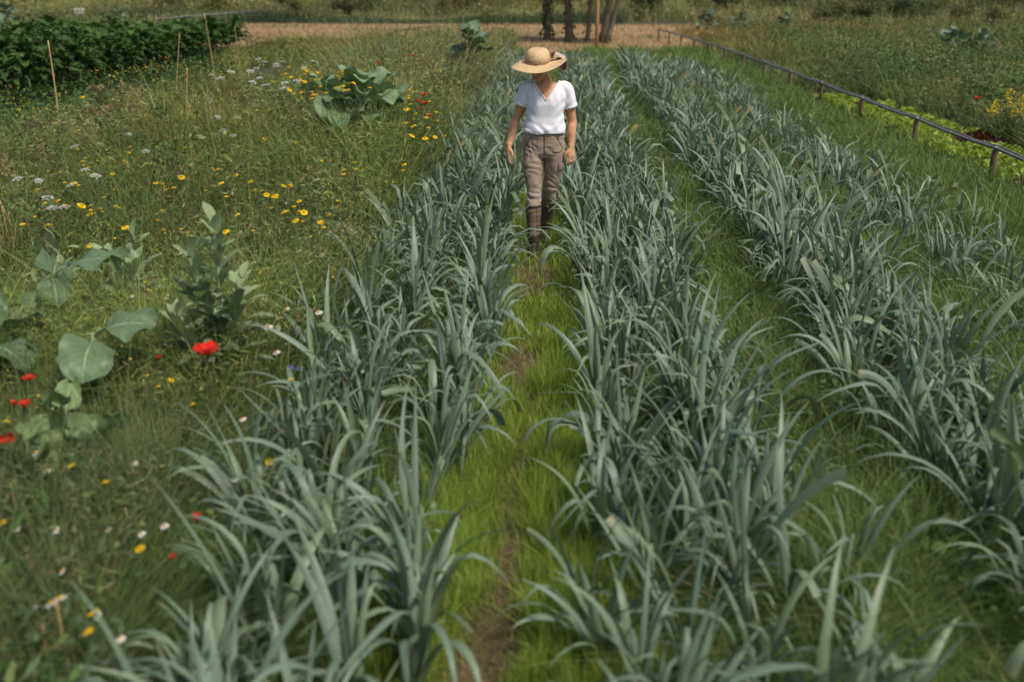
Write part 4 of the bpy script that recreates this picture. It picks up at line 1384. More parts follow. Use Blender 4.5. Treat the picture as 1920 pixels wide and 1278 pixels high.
POP = [poppy(6, .088, .6, .22), poppy(2, .08, .6, .25), poppy(3, .07, .6, .65), poppy(4, .085, .6, .35)]
pops = [(388, 667, .78, 0, 1.3, 'biggest open scarlet poppy in front of the bushy bean plant'), (298, 675, .5, 2, .6, 'small half closed red poppy left of the biggest poppy'),
        (55, 715, .5, 1, .8, 'dark red poppy below the cabbage cut by the left edge'), (27, 762, .48, 2, .75, 'left one of two poppies touching at the left edge'), (47, 764, .48, 3, .8, 'right one of two poppies touching at the left edge'),
        (13, 833, .5, 0, .95, 'orange-red open poppy at the left edge above white daisies'), (370, 978, .4, 2, .85, 'closed crimson poppy among the drooping leek leaves'), (326, 1050, .36, 2, .6, 'sliver of red poppy deep between the nearest leek leaves'),
        (673, 438, .45, 2, .7, 'lone small poppy at the left edge of the leek row'),
        (795, 180, .92, 0, 1.0, 'topmost poppy of the bunch right of the veined cabbage'), (782, 192, .90, 1, 1.0, 'poppy at the left of the bunch right of the veined cabbage'), (797, 198, .88, 3, 1.25, 'largest poppy in the bunch right of the veined cabbage'),
        (788, 207, .86, 2, 1.0, 'poppy below the largest one in the bunch'), (806, 219, .82, 1, 1.0, 'lowest poppy of the bunch right of the veined cabbage'),
        (775, 107, 1.0, 1, 1.1, 'distant poppy left of the hat in the tall weeds'), (710, 121, .95, 1, 1.3, 'distant poppy by the thin pale stalk'),
        (1832, 186, .6, 0, 1.1, 'bright poppy above the lettuces at right'), (1853, 121, .6, 3, 1.2, 'upper one of two stacked poppies at upper right'), (1852, 133, .5, 1, 1.2, 'lower one of two stacked poppies at upper right'),
        (1877, 127, .55, 1, 1.1, 'dim poppy between the stacked pair and the right edge'), (1912, 120, .6, 0, 1.1, 'poppy touching the right edge of the photo'), (1630, 100, .5, 1, 1.0, 'leftmost orange poppy beyond the pipe'), (1670, 108, .5, 3, 1.0, 'orange poppy just right of the leftmost one beyond the pipe')]
for (px, py, h, k, s, lab) in pops:
    place_flower('red_poppy', POP[k], px, py, h, s, lab, 'poppy', 'red poppies')


def umbel(seed, H, Dm):
    rng = np.random.RandomState(seed); st, he = MB(), MB()
    stem_to(st, H, rng, (.15, .19, .08), .0025)
    for k in range(19):
        r_ = Dm * .5 * math.sqrt((k + .5) / 19); a = k * 2.4
        tip = np.array([math.cos(a) * r_, math.sin(a) * r_, H + Dm * .32 - r_ * r_ / Dm * .7])
        st.tube([(0, 0, H), tip], [.001, .0008], (.16, .2, .08), 3, cap=False)
        n = 9
        leaflets(he, tip + rng.normal(0, Dm * .05, (n, 3)) * (1, 1, .3), np.full(n, .011), np.full(n, .010), pick([(.72, .72, .66), (.6, .63, .52)], n, .1), 2.5)
    return st.mesh('stem', M_WEED), he.mesh('blossom', M_PETAL), H


UM = [umbel(i, .55, .095) for i in range(4)]
ul = [(155, 318), (168, 328), (70, 325), (85, 370), (110, 385), (165, 345), (235, 250), (175, 270), (405, 210), (435, 220), (400, 190), (265, 277), (375, 240), (430, 240), (445, 252), (62, 333), (128, 392),
      (490, 118), (520, 120), (535, 118), (495, 145), (465, 150), (470, 132), (545, 165), (570, 115), (395, 143), (420, 133), (430, 145), (485, 128), (524, 128), (560, 148), (540, 155), (515, 162), (500, 110), (578, 120)]
for (px, py) in ul:
    far = py < 170
    m = UM[R.randint(4)]; h = .88 if far else .66
    a = P(px, py, h); s = R.uniform(.75, 1.1) * (1.25 if far else .95)
    t = empty('white_umbel', (a[0], a[1], h - m[2] * s), R.uniform(0, 6)); t.scale = (s, s, s); t.rotation_euler = (R.normal(.22, .12), R.normal(0, .12), R.uniform(-.4, .4))
    link(bpy.data.objects.new('stem', m[0]), t); link(bpy.data.objects.new('blossom', m[1]), t)
    tag(t, 'white umbel flower in the bunch behind the golden daisies' if far else 'lacy white umbel flower in the left meadow', 'umbel', 'far white umbels' if far else 'lacy white umbels')

# yellow mustard at the right edge
def mustard(loc, seed, H, label):
    rng = np.random.RandomState(seed); t = empty('mustard_plant', loc); st, bl = MB(), MB()
    for k in range(16):
        az = rng.uniform(0, 6.28); ln = rng.uniform(.1, .55)
        tip = np.array([math.cos(az) * ln * .6, math.sin(az) * ln * .6, H * rng.uniform(.7, 1.05)])
        st.tube([(0, 0, -.02), tip * .55 + np.array([0, 0, .08]), tip], [.007, .005, .003], (.14, .2, .05), 4)
        n = 26
        leaflets(bl, tip + rng.normal(0, .035, (n, 3)), np.full(n, .026), np.full(n, .022), pick([(.75, .55, .02), (.8, .62, .04)], n, .12), .8)
        n = 12; s = rng.uniform(.15, .8, n)
        leaflets(st, np.outer(s, tip) + rng.normal(0, .03, (n, 3)), np.full(n, .09), np.full(n, .03), pick([(.09, .15, .04)], n))
    st.build('stem', M_WEED, t); bl.build('blossom', M_PETAL, t)
    return tag(t, label, 'mustard')


a = P(1885, 285, 0); mustard((a[0], a[1], 0), 1, .75, 'yellow blooming mustard plant at the right edge beyond the pipe')
a = P(1905, 270, 0); mustard((a[0] + .3, a[1] + .3, 0), 2, .8, 'yellow mustard plant behind the first one, cut by the right edge')
# ------------------------------------------------------------------ the woman
def remeshed(mb, name, mat, voxel, smooth_it=2, disp=None, cut=None, parent=None, factor=.5):
    """weld overlapping closed shapes into one surface, smooth it, shape it, trim it"""
    me = mb.mesh(name + '_raw', mat)
    o = link(bpy.data.objects.new(name + '_raw', me))
    md = o.modifiers.new('r', 'REMESH'); md.mode = 'VOXEL'; md.voxel_size = voxel; md.adaptivity = 0
    sm = o.modifiers.new('s', 'SMOOTH'); sm.iterations = smooth_it; sm.factor = factor
    dg = bpy.context.evaluated_depsgraph_get()
    me2 = bpy.data.meshes.new_from_object(o.evaluated_get(dg), depsgraph=dg)
    bpy.data.objects.remove(o); bpy.data.meshes.remove(me)
    me2.name = name
    n = len(me2.vertices)
    co = np.zeros(n * 3); me2.vertices.foreach_get('co', co); co = co.reshape(-1, 3)
    no = np.zeros(n * 3, dtype=np.float32); me2.vertex_normals.foreach_get('vector', no); no = no.reshape(-1, 3)
    if disp is not None:
        co = co + no * disp(co, no)[:, None]
        me2.vertices.foreach_set('co', co.ravel().astype(np.float32)); me2.update()
    if cut is not None:
        bm = bmesh.new(); bm.from_mesh(me2)
        kill = cut(co, no)
        bm.verts.ensure_lookup_table()
        bmesh.ops.delete(bm, geom=[bm.verts[i] for i in np.nonzero(kill)[0]], context='VERTS')
        for e_it in range(3):                          # relax the trimmed border into a clean hem
            bd = [v for v in bm.verts if v.is_boundary]
            new = {}
            for v in bd:
                nb = [e.other_vert(v) for e in v.link_edges if e.is_boundary]
                if len(nb) == 2: new[v] = v.co * .4 + (nb[0].co + nb[1].co) * .3
            for v, c in new.items(): v.co = c
        bm.to_mesh(me2); bm.free()
    me2.materials.clear(); me2.materials.append(mat)
    me2.polygons.foreach_set('use_smooth', np.ones(len(me2.polygons), dtype=bool))
    me2.update()
    return link(bpy.data.objects.new(name, me2), parent)


PX, PY = -.100, 8.60
woman = empty('person', (PX, PY, 0))
woman.scale = (1.015, 1.015, 1.015)
tag(woman, 'woman in straw hat, white T-shirt, brown cargo trousers and checked boots walking with lowered head', 'person')

m_skin, nt, b = new_mat("tanned skin")
f = noise_tex(nt, 18, 4)
nt.links.new(ramp(nt, f, [(.3, (.52, .255, .125)), (.7, (.61, .325, .175))]), b.inputs['Base Color'])
b.inputs['Roughness'].default_value = .5; b.inputs['Specular IOR Level'].default_value = .4
b.inputs['Subsurface Weight'].default_value = .12; b.inputs['Subsurface Radius'].default_value = (.01, .004, .002)
b.inputs['Subsurface Scale'].default_value = .5
bump(nt, b, noise_tex(nt, 140, 3), .12, .002)

m_shirt, nt, b = new_mat("white jersey")
nt.links.new(ramp(nt, noise_tex(nt, 6, 3), [(.3, (.74, .73, .78)), (.7, (.82, .81, .85))]), b.inputs['Base Color'])
b.inputs['Roughness'].default_value = .85; b.inputs['Specular IOR Level'].default_value = .15
b.inputs['Sheen Weight'].default_value = .2
bump(nt, b, noise_tex(nt, 220, 2), .1, .001)

m_pant, nt, b = new_mat("taupe cotton twill")
f = noise_tex(nt, 12, 5)
nt.links.new(ramp(nt, f, [(.25, (.22, .165, .12)), (.75, (.32, .25, .185))]), b.inputs['Base Color'])
b.inputs['Roughness'].default_value = .75; b.inputs['Specular IOR Level'].default_value = .25
b.inputs['Sheen Weight'].default_value = .25
tcn = nt.nodes.new("ShaderNodeTexCoord"); mpn = nt.nodes.new("ShaderNodeMapping"); mpn.inputs['Scale'].default_value = (14, 14, 55)
nt.links.new(tcn.outputs['Object'], mpn.inputs[0])
bump(nt, b, noise_tex(nt, 1.0, 3, mpn.outputs[0]), .45, .006)

m_straw, nt, b = new_mat("woven straw")
tcn = nt.nodes.new("ShaderNodeTexCoord")
sepn = nt.nodes.new("ShaderNodeSeparateXYZ"); nt.links.new(tcn.outputs['Object'], sepn.inputs[0])
r2 = mth(nt, 'SQRT', mth(nt, 'ADD', mth(nt, 'POWER', sepn.outputs[0], 2.0), mth(nt, 'POWER', sepn.outputs[1], 2.0)))
wv = mth(nt, 'SINE', mth(nt, 'MULTIPLY', mth(nt, 'ADD', r2, mth(nt, 'MULTIPLY', sepn.outputs[2], 1.0)), 900.0))
cc = ramp(nt, noise_tex(nt, 25, 4), [(.3, (.55, .37, .19)), (.7, (.68, .48, .27))])
nt.links.new(mixc(nt, mth(nt, 'MULTIPLY_ADD', wv, .12, .12), cc, (.38, .24, .11)), b.inputs['Base Color'])
b.inputs['Roughness'].default_value = .7
bump(nt, b, wv, .35, .002)

m_band, nt, b = new_mat("speckled hat band")
vor = nt.nodes.new("ShaderNodeTexVoronoi"); vor.inputs['Scale'].default_value = 110
tcn = nt.nodes.new("ShaderNodeTexCoord"); nt.links.new(tcn.outputs['Object'], vor.inputs['Vector'])
nt.links.new(ramp(nt, vor.outputs['Distance'], [(.25, (.09, .045, .02)), (.55, (.42, .27, .14))]), b.inputs['Base Color'])
b.inputs['Roughness'].default_value = .8
m_bow, nt, b = new_mat("brown scarf")
vor = nt.nodes.new("ShaderNodeTexVoronoi"); vor.inputs['Scale'].default_value = 90
tcn = nt.nodes.new("ShaderNodeTexCoord"); nt.links.new(tcn.outputs['Object'], vor.inputs['Vector'])
nt.links.new(ramp(nt, vor.outputs['Distance'], [(.2, (.09, .035, .02)), (.6, (.26, .12, .065))]), b.inputs['Base Color'])
b.inputs['Roughness'].default_value = .8
m_bow2 = plain_mat("pale scarf lining", (.45, .33, .27), (.62, .5, .43), 40, .8)
m_hair = plain_mat("greying brown hair", (.10, .065, .045), (.26, .21, .17), 12, .5, .4, .4, 0, (60, 60, 4))
m_lip = plain_mat("lips", (.35, .11, .085), (.42, .15, .11), 30, .45, .4)
m_eye = plain_mat("eye white", (.75, .72, .68), (.8, .78, .75), 10, .2, .5)
m_iris = plain_mat("iris", (.05, .03, .02), (.09, .05, .03), 60, .2, .5)
m_seam = plain_mat("dark trouser seam", (.085, .065, .05), (.12, .095, .07), 20, .85)
m_flap = plain_mat("taupe pocket flap", (.23, .175, .13), (.31, .245, .185), 14, .8, .2, .3)
m_badgeb = plain_mat("badge frame", (.42, .30, .12), (.55, .42, .2), 20, .5)
m_badge = plain_mat("badge dark", (.06, .04, .03), (.1, .07, .05), 20, .5)

m_boot, nt, b = new_mat("checked rubber boot")
uvn = nt.nodes.new("ShaderNodeTexCoord")
sepn = nt.nodes.new("ShaderNodeSeparateXYZ"); nt.links.new(uvn.outputs['Object'], sepn.inputs[0])
ang = mth(nt, 'MULTIPLY', mth(nt, 'ARCTAN2', sepn.outputs[0], mth(nt, 'MULTIPLY', sepn.outputs[1], -1.0)), .062)
zz = sepn.outputs[2]
def line(c, per, w, off=0.0):
    s = mth(nt, 'FRACT', mth(nt, 'MULTIPLY_ADD', c, 1 / per, off))
    return mth(nt, 'LESS_THAN', mth(nt, 'ABSOLUTE', mth(nt, 'SUBTRACT', s, .5)), w)
base = ramp(nt, noise_tex(nt, 30, 4), [(.3, (.105, .072, .050)), (.7, (.155, .11, .078))])
base = mixc(nt, mth(nt, 'MULTIPLY', line(ang, .076, .26, .0), .5), base, (.05, .038, .026))
base = mixc(nt, mth(nt, 'MULTIPLY', line(zz, .082, .26, .25), .5), base, (.17, .11, .055))
base = mixc(nt, mth(nt, 'MULTIPLY', line(ang, .038, .035, .0), .7), base, (.44, .37, .33))
base = mixc(nt, mth(nt, 'MULTIPLY', line(zz, .041, .035, .25), .65), base, (.42, .35, .31))
low = mth(nt, 'LESS_THAN', zz, .155)
rub = ramp(nt, noise_tex(nt, 22, 5), [(.35, (.030, .022, .018)), (.65, (.070, .052, .042))])
nt.links.new(mixc(nt, low, base, rub), b.inputs['Base Color'])
b.inputs['Roughness'].default_value = .45; b.inputs['Specular IOR Level'].default_value = .45

# ---- skeleton points (local metres; she faces -Y, x grows to the right of the photo)
NECK = np.array([.010, .015, 1.405])
HP = np.array([-.034, -.024, 1.512])                 # pivot at the top of the neck
HR = np.array((Matrix.Rotation(math.radians(-24), 3, 'Z') @ Matrix.Rotation(math.radians(6), 3, 'Y') @ Matrix.Rotation(math.radians(27), 3, 'X')))


def head(p):
    return HP + (np.asarray(p, float) - np.array([0, .02, .065])) @ HR.T


SHL, ELL, WRL = np.array([-.150, .01, 1.332]), np.array([-.244, .035, 1.090]), np.array([-.298, -.060, .885])
SHR, ELR, WRR = np.array([.172, .012, 1.332]), np.array([.232, .045, 1.088]), np.array([.226, -.020, .872])

body = MB()
# head
H_ = [(0.0, -.058, .020, .018), (.014, -.050, .036, .034), (.04, -.030, .052, .062), (.07, -.012, .061, .082), (.105, 0, .068, .092), (.14, .006, .073, .096), (.175, .01, .071, .093), (.205, .012, .056, .074), (.224, .014, .026, .036)]
a_ = np.linspace(0, 2 * PI, 24, endpoint=False)
G = [np.stack([0 * a_, 0 * a_ + H_[0][1], 0 * a_ + H_[0][0] - .002], -1)]
for z, cy, rx, ry in H_: G.append(np.stack([rx * np.cos(a_), cy + ry * np.sin(a_), np.full(24, z)], -1))
G.append(np.stack([0 * a_, 0 * a_ + .014, 0 * a_ + .228], -1))
body.grid(head(np.array(G).reshape(-1, 3)).reshape(len(G), 24, 3), closed=True)
body.tube(head([(0, -.088, .128), (0, -.100, .105), (0, -.113, .084), (0, -.094, .074)]), [.008, .011, .014, .010], n=10)     # nose
body.ball(head((-.012, -.094, .080)), .0095); body.ball(head((.012, -.094, .080)), .0095)
for sx in (-1, 1):
    body.tube(head([(sx * .012, -.090, .138), (sx * .035, -.086, .142), (sx * .056, -.066, .134)]), [.008, .009, .006], n=8)      # brow
    body.tube(head([(sx * .040, -.070, .088), (sx * .052, -.05, .085)]), [.016, .016], n=8)                                          # cheek
    E = head([(sx * .072, .012, .082), (sx * .079, .018, .105), (sx * .078, .022, .128)])
    body.tube(E, [.010, .016, .012], n=8)                                                                                         # ear
body.tube(head([(-.02, -.081, .047), (0, -.092, .049), (.02, -.081, .047)]), [.006, .010, .006], n=8)                            # mouth mound
body.ball(head((0, -.072, .012)), .017)                                                                                            # chin
# neck and torso under the shirt
nk = [NECK + (0, .015, -.05), NECK + (0, .010, .0), (NECK + head((0, .03, .03))) / 2, head((0, .015, .05))]
body.tube(nk, [(.075, .060), (.054, .054), (.050, .052), (.048, .055)], n=18, flat=(1, 0, 0))
for sx in (-1, 1):     # throat cords and collar bones
    body.tube([NECK + (sx * .012, -.050, -.045), NECK + (sx * .028, -.040, .02), head((sx * .045, .0, .06))], [.008, .010, .010], n=8)
    body.tube([NECK + (sx * .014, -.062, -.045), NECK + (sx * .08, -.048, -.028), NECK + (sx * .15, .0, -.03)], [.010, .009, .010], n=8)
zs = [.90, .98, 1.06, 1.14, 1.22, 1.28, 1.33, 1.365, 1.39, 1.405]
body.rings(zs, [.005] * 6 + [.008] * 4, [.01, .01, .01, .008, .002, .0, .006, .012, .014, .015], [.150, .148, .138, .134, .142, .150, .158, .140, .095, .062], [.09, .088, .082, .086, .100, .102, .088, .072, .062, .055], n=30, p=2.3)


def limb(pts, rad, n=14, k=4, flat=None):
    """smooth tapering limb through its joints"""
    pts = np.asarray(pts, float); rad = np.asarray(rad, float)
    if rad.ndim == 1: rad = np.stack([rad, rad], -1)
    out, rr = [], []
    for i in range(len(pts) - 1):
        p0, p1, p2, p3 = pts[max(0, i - 1)], pts[i], pts[i + 1], pts[min(len(pts) - 1, i + 2)]
        for s in np.linspace(0, 1, k + 1)[:-1]:
            out.append(.5 * ((2 * p1) + (-p0 + p2) * s + (2 * p0 - 5 * p1 + 4 * p2 - p3) * s * s + (-p0 + 3 * p1 - 3 * p2 + p3) * s ** 3))
            e = s * s * (3 - 2 * s); rr.append(rad[i] * (1 - e) + rad[i + 1] * e)
    out.append(pts[-1]); rr.append(rad[-1])
    return np.array(out), np.array(rr)


for S_, E_, W_ in ((SHL, ELL, WRL), (SHR, ELR, WRR)):
    q, r = limb([S_ + (0, 0, .02), S_ * .55 + E_ * .45, E_, E_ * .7 + W_ * .3, W_], [.050, .044, .037, .038, .025])
    r = r.copy(); r[-3:, 1] *= .86
    body.tube(q, r, n=16)


def hand(mb, W_, dr, side, back, sc=1.0, curl=.5, spread=.06):
    """wrist point, finger direction, direction of the thumb side, back-of-hand normal"""
    d = np.array(dr, float); d /= np.linalg.norm(d)
    s = np.array(side, float); s -= d * (s @ d); s /= np.linalg.norm(s)
    n = np.cross(s, d); n /= np.linalg.norm(n)
    if n @ np.array(back, float) < 0: n = -n
    L = lambda a, b_, c: W_ + (s * a + d * b_ + n * c) * sc
    mb.tube([L(0, -.03, 0), L(0, .0, 0), L(.002, .03, .001), L(.002, .065, .002), L(.0, .088, 0)], np.array([(.024, .020), (.026, .019), (.036, .017), (.041, .015), (.037, .011)]) * sc, n=16, flat=s)
    for i, (a, l, cu) in enumerate(((.030, .070, .75), (.010, .080, .95), (-.010, .074, 1.1), (-.029, .058, 1.25))):
        cu = cu * curl; sp = (1.2 - i * .8) * spread
        p = L(a, .080, 0); pts = [p]; ang = .22 * curl
        for f in (.46, .31, .23):
            dd = d * math.cos(ang) - n * math.sin(ang) + s * sp
            pts.append(pts[-1] + dd * l * f * sc); ang += cu * .8
        mb.tube(pts, np.array([.0100, .0092, .0082, .0062]) * sc, n=10)
        mb.ball(pts[-1], .0062 * sc); mb.ball(pts[1], .0094 * sc)
    th = [L(.024, .018, -.006), L(.046, .042, -.016), L(.053, .068, -.024), L(.050, .092, -.030)]
    mb.tube(th, np.array([.015, .0135, .0108, .0078]) * sc, n=10); mb.ball(th[-1], .0078 * sc)


hand(body, WRL, (-.10, -.16, -1), (.35, -.94, .1), (-.94, -.3, .1), 1.0, .75)
hand(body, WRR, (.06, -.10, -1), (-.72, -.68, 0), (.72, -.66, 0), 1.0, .55)
skin = remeshed(body, 'body', m_skin, .0042, 2, parent=woman)

# face details
for sx in (-1, 1):
    mb = MB(); mb.ball(head((sx * .031, -.079, .118)), .0125, n=12, m=9); mb.build('eye', m_eye, woman)
    mb = MB(); mb.ball(head((sx * .031, -.0885, .116)), (.0055, .004, .0055), n=10, m=7); mb.build('iris', m_iris, woman)
mb = MB(); mb.tube(head([(-.024, -.080, .0455), (-.010, -.0935, .049), (0, -.0965, .0485), (.010, -.0935, .049), (.024, -.080, .0455)]), [.002, .0052, .0062, .0052, .002], n=8)
mb.build('lips', m_lip, woman)
# hair: cap under the hat, tied low at the nape
mb = MB()
G = []
for z, cy, rx, ry in H_[3:]:
    a2 = np.linspace(-.42, PI + .42, 24)
    G.append(np.stack([(rx + .010) * np.cos(a2), cy + (ry + .012) * np.sin(a2), np.full(24, z + .004)], -1))
G.append(np.stack([0 * a2, 0 * a2 + .014, 0 * a2 + .238], -1))
mb.grid(head(np.array(G).reshape(-1, 3)).reshape(len(G), 24, 3))
q, r = limb(head([(0, .10, .10), (.01, .125, .07), (.015, .12, .02)]), [.03, .028, .012])
mb.tube(q, r, n=12)
mb.build('hair', m_hair, woman)

# ---- T-shirt
sh = MB()
zs = [.955, .985, 1.02, 1.07, 1.13, 1.19, 1.235, 1.28, 1.32, 1.352, 1.378, 1.402, 1.425]
rx = [.150, .166, .174, .166, .157, .156, .160, .166, .172, .164, .136, .100, .07]
ry = [.105, .116, .120, .113, .109, .110, .112, .111, .104, .094, .083, .074, .065]
cy = [.004, .004, .002, .004, .004, .001, -.001, .001, .006, .010, .012, .014, .015]
sh.rings(zs, [.004] * 7 + [.008] * 6, cy, rx, ry, n=36, p=2.35)
SEL, SER = SHL * .52 + ELL * .48 + (-.002, 0, .0), SHR * .45 + ELR * .55 + (.006, 0, 0)
for S_, E_, sg in ((SHL, SEL, -1), (SHR, SER, 1)):
    q, r = limb([np.array([.008 + sg * .09, .012, 1.36]), S_ + (0, 0, .022), S_ * .5 + E_ * .5 + (sg * .006, 0, 0), E_ + (E_ - S_) * .30], [.044, .056, .058, .064])
    sh.tube(q, r, n=18)
VX, VZ = .012, 1.272


def shirt_disp(co, no):
    x, y, z = co.T
    hem = np.clip((1.10 - z) / .10, 0, 1)
    d = .0045 * np.sin(x * 62 + z * 26 + 2 * np.sin(z * 17)) * hem
    d += .006 * np.clip(np.sin((z - .55 * np.abs(x - .02)) * 92 + 2.5 * np.sin(x * 14)), -.3, 1) * np.clip((1.09 - z) / .1, 0, 1)
    side = np.clip((np.abs(x) - .06) / .09, 0, 1) * np.clip((1.3 - z) / .08, 0, 1) * np.clip((z - 1.0) / .05, 0, 1)
    d += .0035 * np.sin(z * 70 - np.abs(x) * 60 + np.sign(x) * 1.2) * side
    for sx in (-1, 1): d += .006 * np.exp(-((x - .007 - sx * .068) / .046) ** 2 - ((z - 1.222) / .052) ** 2) * (y < .0)
    dr = np.clip((1.38 - z) / .1, 0, 1) * np.clip((z - 1.22) / .08, 0, 1) * (y < 0)
    d += .0022 * np.sin(x * 110 + z * 22) * dr
    return d


def shirt_cut(co, no):
    x, y, z = co.T
    k = z < .985 + .008 * np.sin(x * 9 + 1) + .020 * (x < -.06) * np.clip((-.06 - x) * 8, 0, 1)
    for S_, E_ in ((SHL, SEL), (SHR, SER)):
        ax = (E_ - S_) / np.linalg.norm(E_ - S_)
        t = (co - E_) @ ax
        k |= (t > 0) & (np.linalg.norm(co - E_ - np.outer(t, ax), axis=1) < .09) & (np.abs(x) > .15)
    w = np.clip((z - VZ) / (1.425 - VZ), 0, 2) ** .92 * .112
    k |= (y < .022) & (np.abs(x - VX) < w)
    k |= (y >= .018) & (z > 1.398) & (np.abs(x - .01) < .105)
    return k


shirt = remeshed(sh, 't_shirt', m_shirt, .0065, 3, shirt_disp, shirt_cut, woman)
so = shirt.modifiers.new('thickness', 'SOLIDIFY'); so.thickness = .003; so.offset = 1
# neck binding along the V
def shirt_y(x, z):
    zz = np.array(zs)
    r_x, r_y, c_y = np.interp(z, zz, rx), np.interp(z, zz, ry), np.interp(z, zz, cy)
    u = min(1.0, abs(x - .008) / r_x)
    return c_y - r_y * (1 - u ** 2.35) ** (1 / 2.35)


mb = MB()
ln_ = []
for u in np.linspace(-1, 1, 21):
    z = VZ + abs(u) ** (1 / .92) * (1.418 - VZ)
    x = VX + (.108 * abs(u)) * np.sign(u)
    ln_.append((x, shirt_y(x, z) - .006, z))
mb.tube(ln_, .0052, n=6)
mb.build('neck_binding', m_shirt, woman)

# ---- trousers
tr = MB()
zs2 = [.79, .83, .87, .91, .95, .985, 1.005]
tr.rings(zs2, [-.004] * 7, [.014, .016, .018, .016, .012, .010, .010], [.150, .176, .181, .176, .168, .160, .158], [.094, .112, .118, .116, .110, .104, .102], n=36, p=2.4)
KL, AL = np.array([-.082, -.075, .50]), np.array([-.084, -.130, .36])
KR, AR = np.array([.052, .050, .50]), np.array([.038, .110, .36])
q, r = limb([(-.088, .012, .86), (-.096, -.02, .74), (-.090, -.055, .60), KL, AL], [(.090, .102), (.085, .093), (.068, .074), (.058, .065), (.060, .064)]); tr.tube(q, r, n=22, flat=(1, 0, 0))
q, r = limb([(.082, .015, .86), (.082, .022, .74), (.067, .036, .60), KR, AR], [(.090, .102), (.083, .091), (.065, .071), (.056, .063), (.056, .061)]); tr.tube(q, r, n=22, flat=(1, 0, 0))


def pant_disp(co, no):
    x, y, z = co.T
    w = np.array([noise.noise(Vector((float(a) * 9, float(b_) * 9, float(c) * 7))) for a, b_, c in co])
    w2 = np.array([noise.noise(Vector((float(a) * 22 + 7, float(b_) * 22, float(c) * 30))) for a, b_, c in co])
    hipm = np.exp(-((z - .83) / .085) ** 2)
    knee = np.exp(-((z - .47) / .09) ** 2)
    br = np.clip(.5 + 1.3 * np.array([noise.noise(Vector((float(a) * 7 + 3, float(b_) * 7, float(c) * 16))) for a, b_, c in co]), 0, 1)
    d = .0055 * np.sin(z * 175 + w * 9 + np.abs(x) * 28) * hipm * (.4 + .6 * (y < 0)) * br
    d += .0085 * np.sin(z * 125 + w * 9 + x * 45) * knee * br
    d += .0022 * np.sin(z * 60 + w * 10 + x * 50) + .0022 * w2
    fly = (np.abs(x + .004) < .003) & (z > .80) & (y < 0)
    d -= .006 * fly
    d += .004 * ((z > .955) & (z < 1.0))
    return d


def pant_cut(co, no):
    return (co[:, 2] > .998) | (co[:, 2] < .372)


pants = remeshed(tr, 'trousers', m_pant, .0068, 3, pant_disp, pant_cut, woman)
so = pants.modifiers.new('thickness', 'SOLIDIFY'); so.thickness = .003; so.offset = 1


def patch(name, corners, mat, thick, parent, nu=6, nv=6, bulge=.006, target=None):
    """cloth patch laid on the trousers: corner grid pushed onto the surface"""
    c = [np.array(q, float) for q in corners]
    mb = MB()
    ctr = sum(c) / 4
    nrm = np.cross(c[1] - c[0], c[3] - c[0]); nrm /= np.linalg.norm(nrm)
    F_ = np.zeros((nv, nu, 3))
    for i in range(nv):
        for j in range(nu):
            u, v = j / (nu - 1), i / (nv - 1)
            F_[i, j] = c[0] * (1 - u) * (1 - v) + c[1] * u * (1 - v) + c[2] * u * v + c[3] * (1 - u) * v
    bvh = target
    out = F_.copy()
    for i in range(nv):
        for j in range(nu):
            loc, n_, ii, dd = bvh.find_nearest(Vector(F_[i, j]))
            out[i, j] = np.array(loc) + np.array(n_) * (thick + bulge * math.sin(PI * i / (nv - 1)) * math.sin(PI * j / (nu - 1)))
    inn = out - (out - F_) * 0
    base = np.zeros_like(out)
    for i in range(nv):
        for j in range(nu):
            loc, n_, ii, dd = bvh.find_nearest(Vector(out[i, j])); base[i, j] = np.array(loc) - np.array(n_) * .002
    mb.grid(out)
    ring_o = np.concatenate([out[0], out[1:, -1], out[-1, ::-1][1:], out[::-1, 0][1:]])
    ring_b = np.concatenate([base[0], base[1:, -1], base[-1, ::-1][1:], base[::-1, 0][1:]])
    mb.grid(np.stack([ring_b, ring_o]))
    return mb.build(name, mat, parent)


from mathutils.bvhtree import BVHTree
bvh = BVHTree.FromPolygons([v.co.copy() for v in pants.data.vertices], [tuple(p.vertices) for p in pants.data.polygons])
pk = patch('cargo_pocket', [(-.192, -.06, .735), (-.135, -.12, .735), (-.130, -.12, .60), (-.180, -.07, .60)], m_flap, .005, woman, target=bvh, nu=7, nv=8, bulge=.010)
patch('pocket_flap', [(-.196, -.05, .765), (-.128, -.12, .775), (-.128, -.12, .722), (-.196, -.06, .712)], m_flap, .013, pk, target=bvh, bulge=.004)
pk = patch('cargo_pocket', [(.135, -.06, .70), (.170, .0, .70), (.160, .02, .53), (.110, -.04, .53)], m_flap, .005, woman, target=bvh, nu=7, nv=8, bulge=.010)
patch('pocket_flap', [(.128, -.07, .745), (.172, .0, .735), (.168, .0, .685), (.126, -.06, .69)], m_flap, .013, pk, target=bvh, bulge=.004)
for sx in (-1, 1):      # slanted hip pockets and the fly
    mb = MB(); pts = []
    for s in np.linspace(0, 1, 7):
        loc, n_, ii, dd = bvh.find_nearest(Vector((-.004 + sx * (.115 + .052 * s), -.11 + .05 * s, .975 - .10 * s))); pts.append(np.array(loc) + np.array(n_) * .003)
    mb.tube(pts, .0035, n=6); mb.build('pocket_seam', m_seam, woman)
mb = MB(); pts = []
for s in np.linspace(0, 1, 9):
    loc, n_, ii, dd = bvh.find_nearest(Vector((-.002 + .004 * s, -.14, .985 - .16 * s))); pts.append(np.array(loc) + np.array(n_) * .002)
mb.tube(pts, .003, n=6); mb.build('fly_seam', m_seam, woman)
mb = MB(); loc, n_, ii, dd = bvh.find_nearest(Vector((.0, -.14, .972))); q0 = np.array(loc); q1 = q0 + np.array(n_) * .006
mb.tube([q0, q1], [.008, .007], n=10); mb.build('button', m_seam, woman)

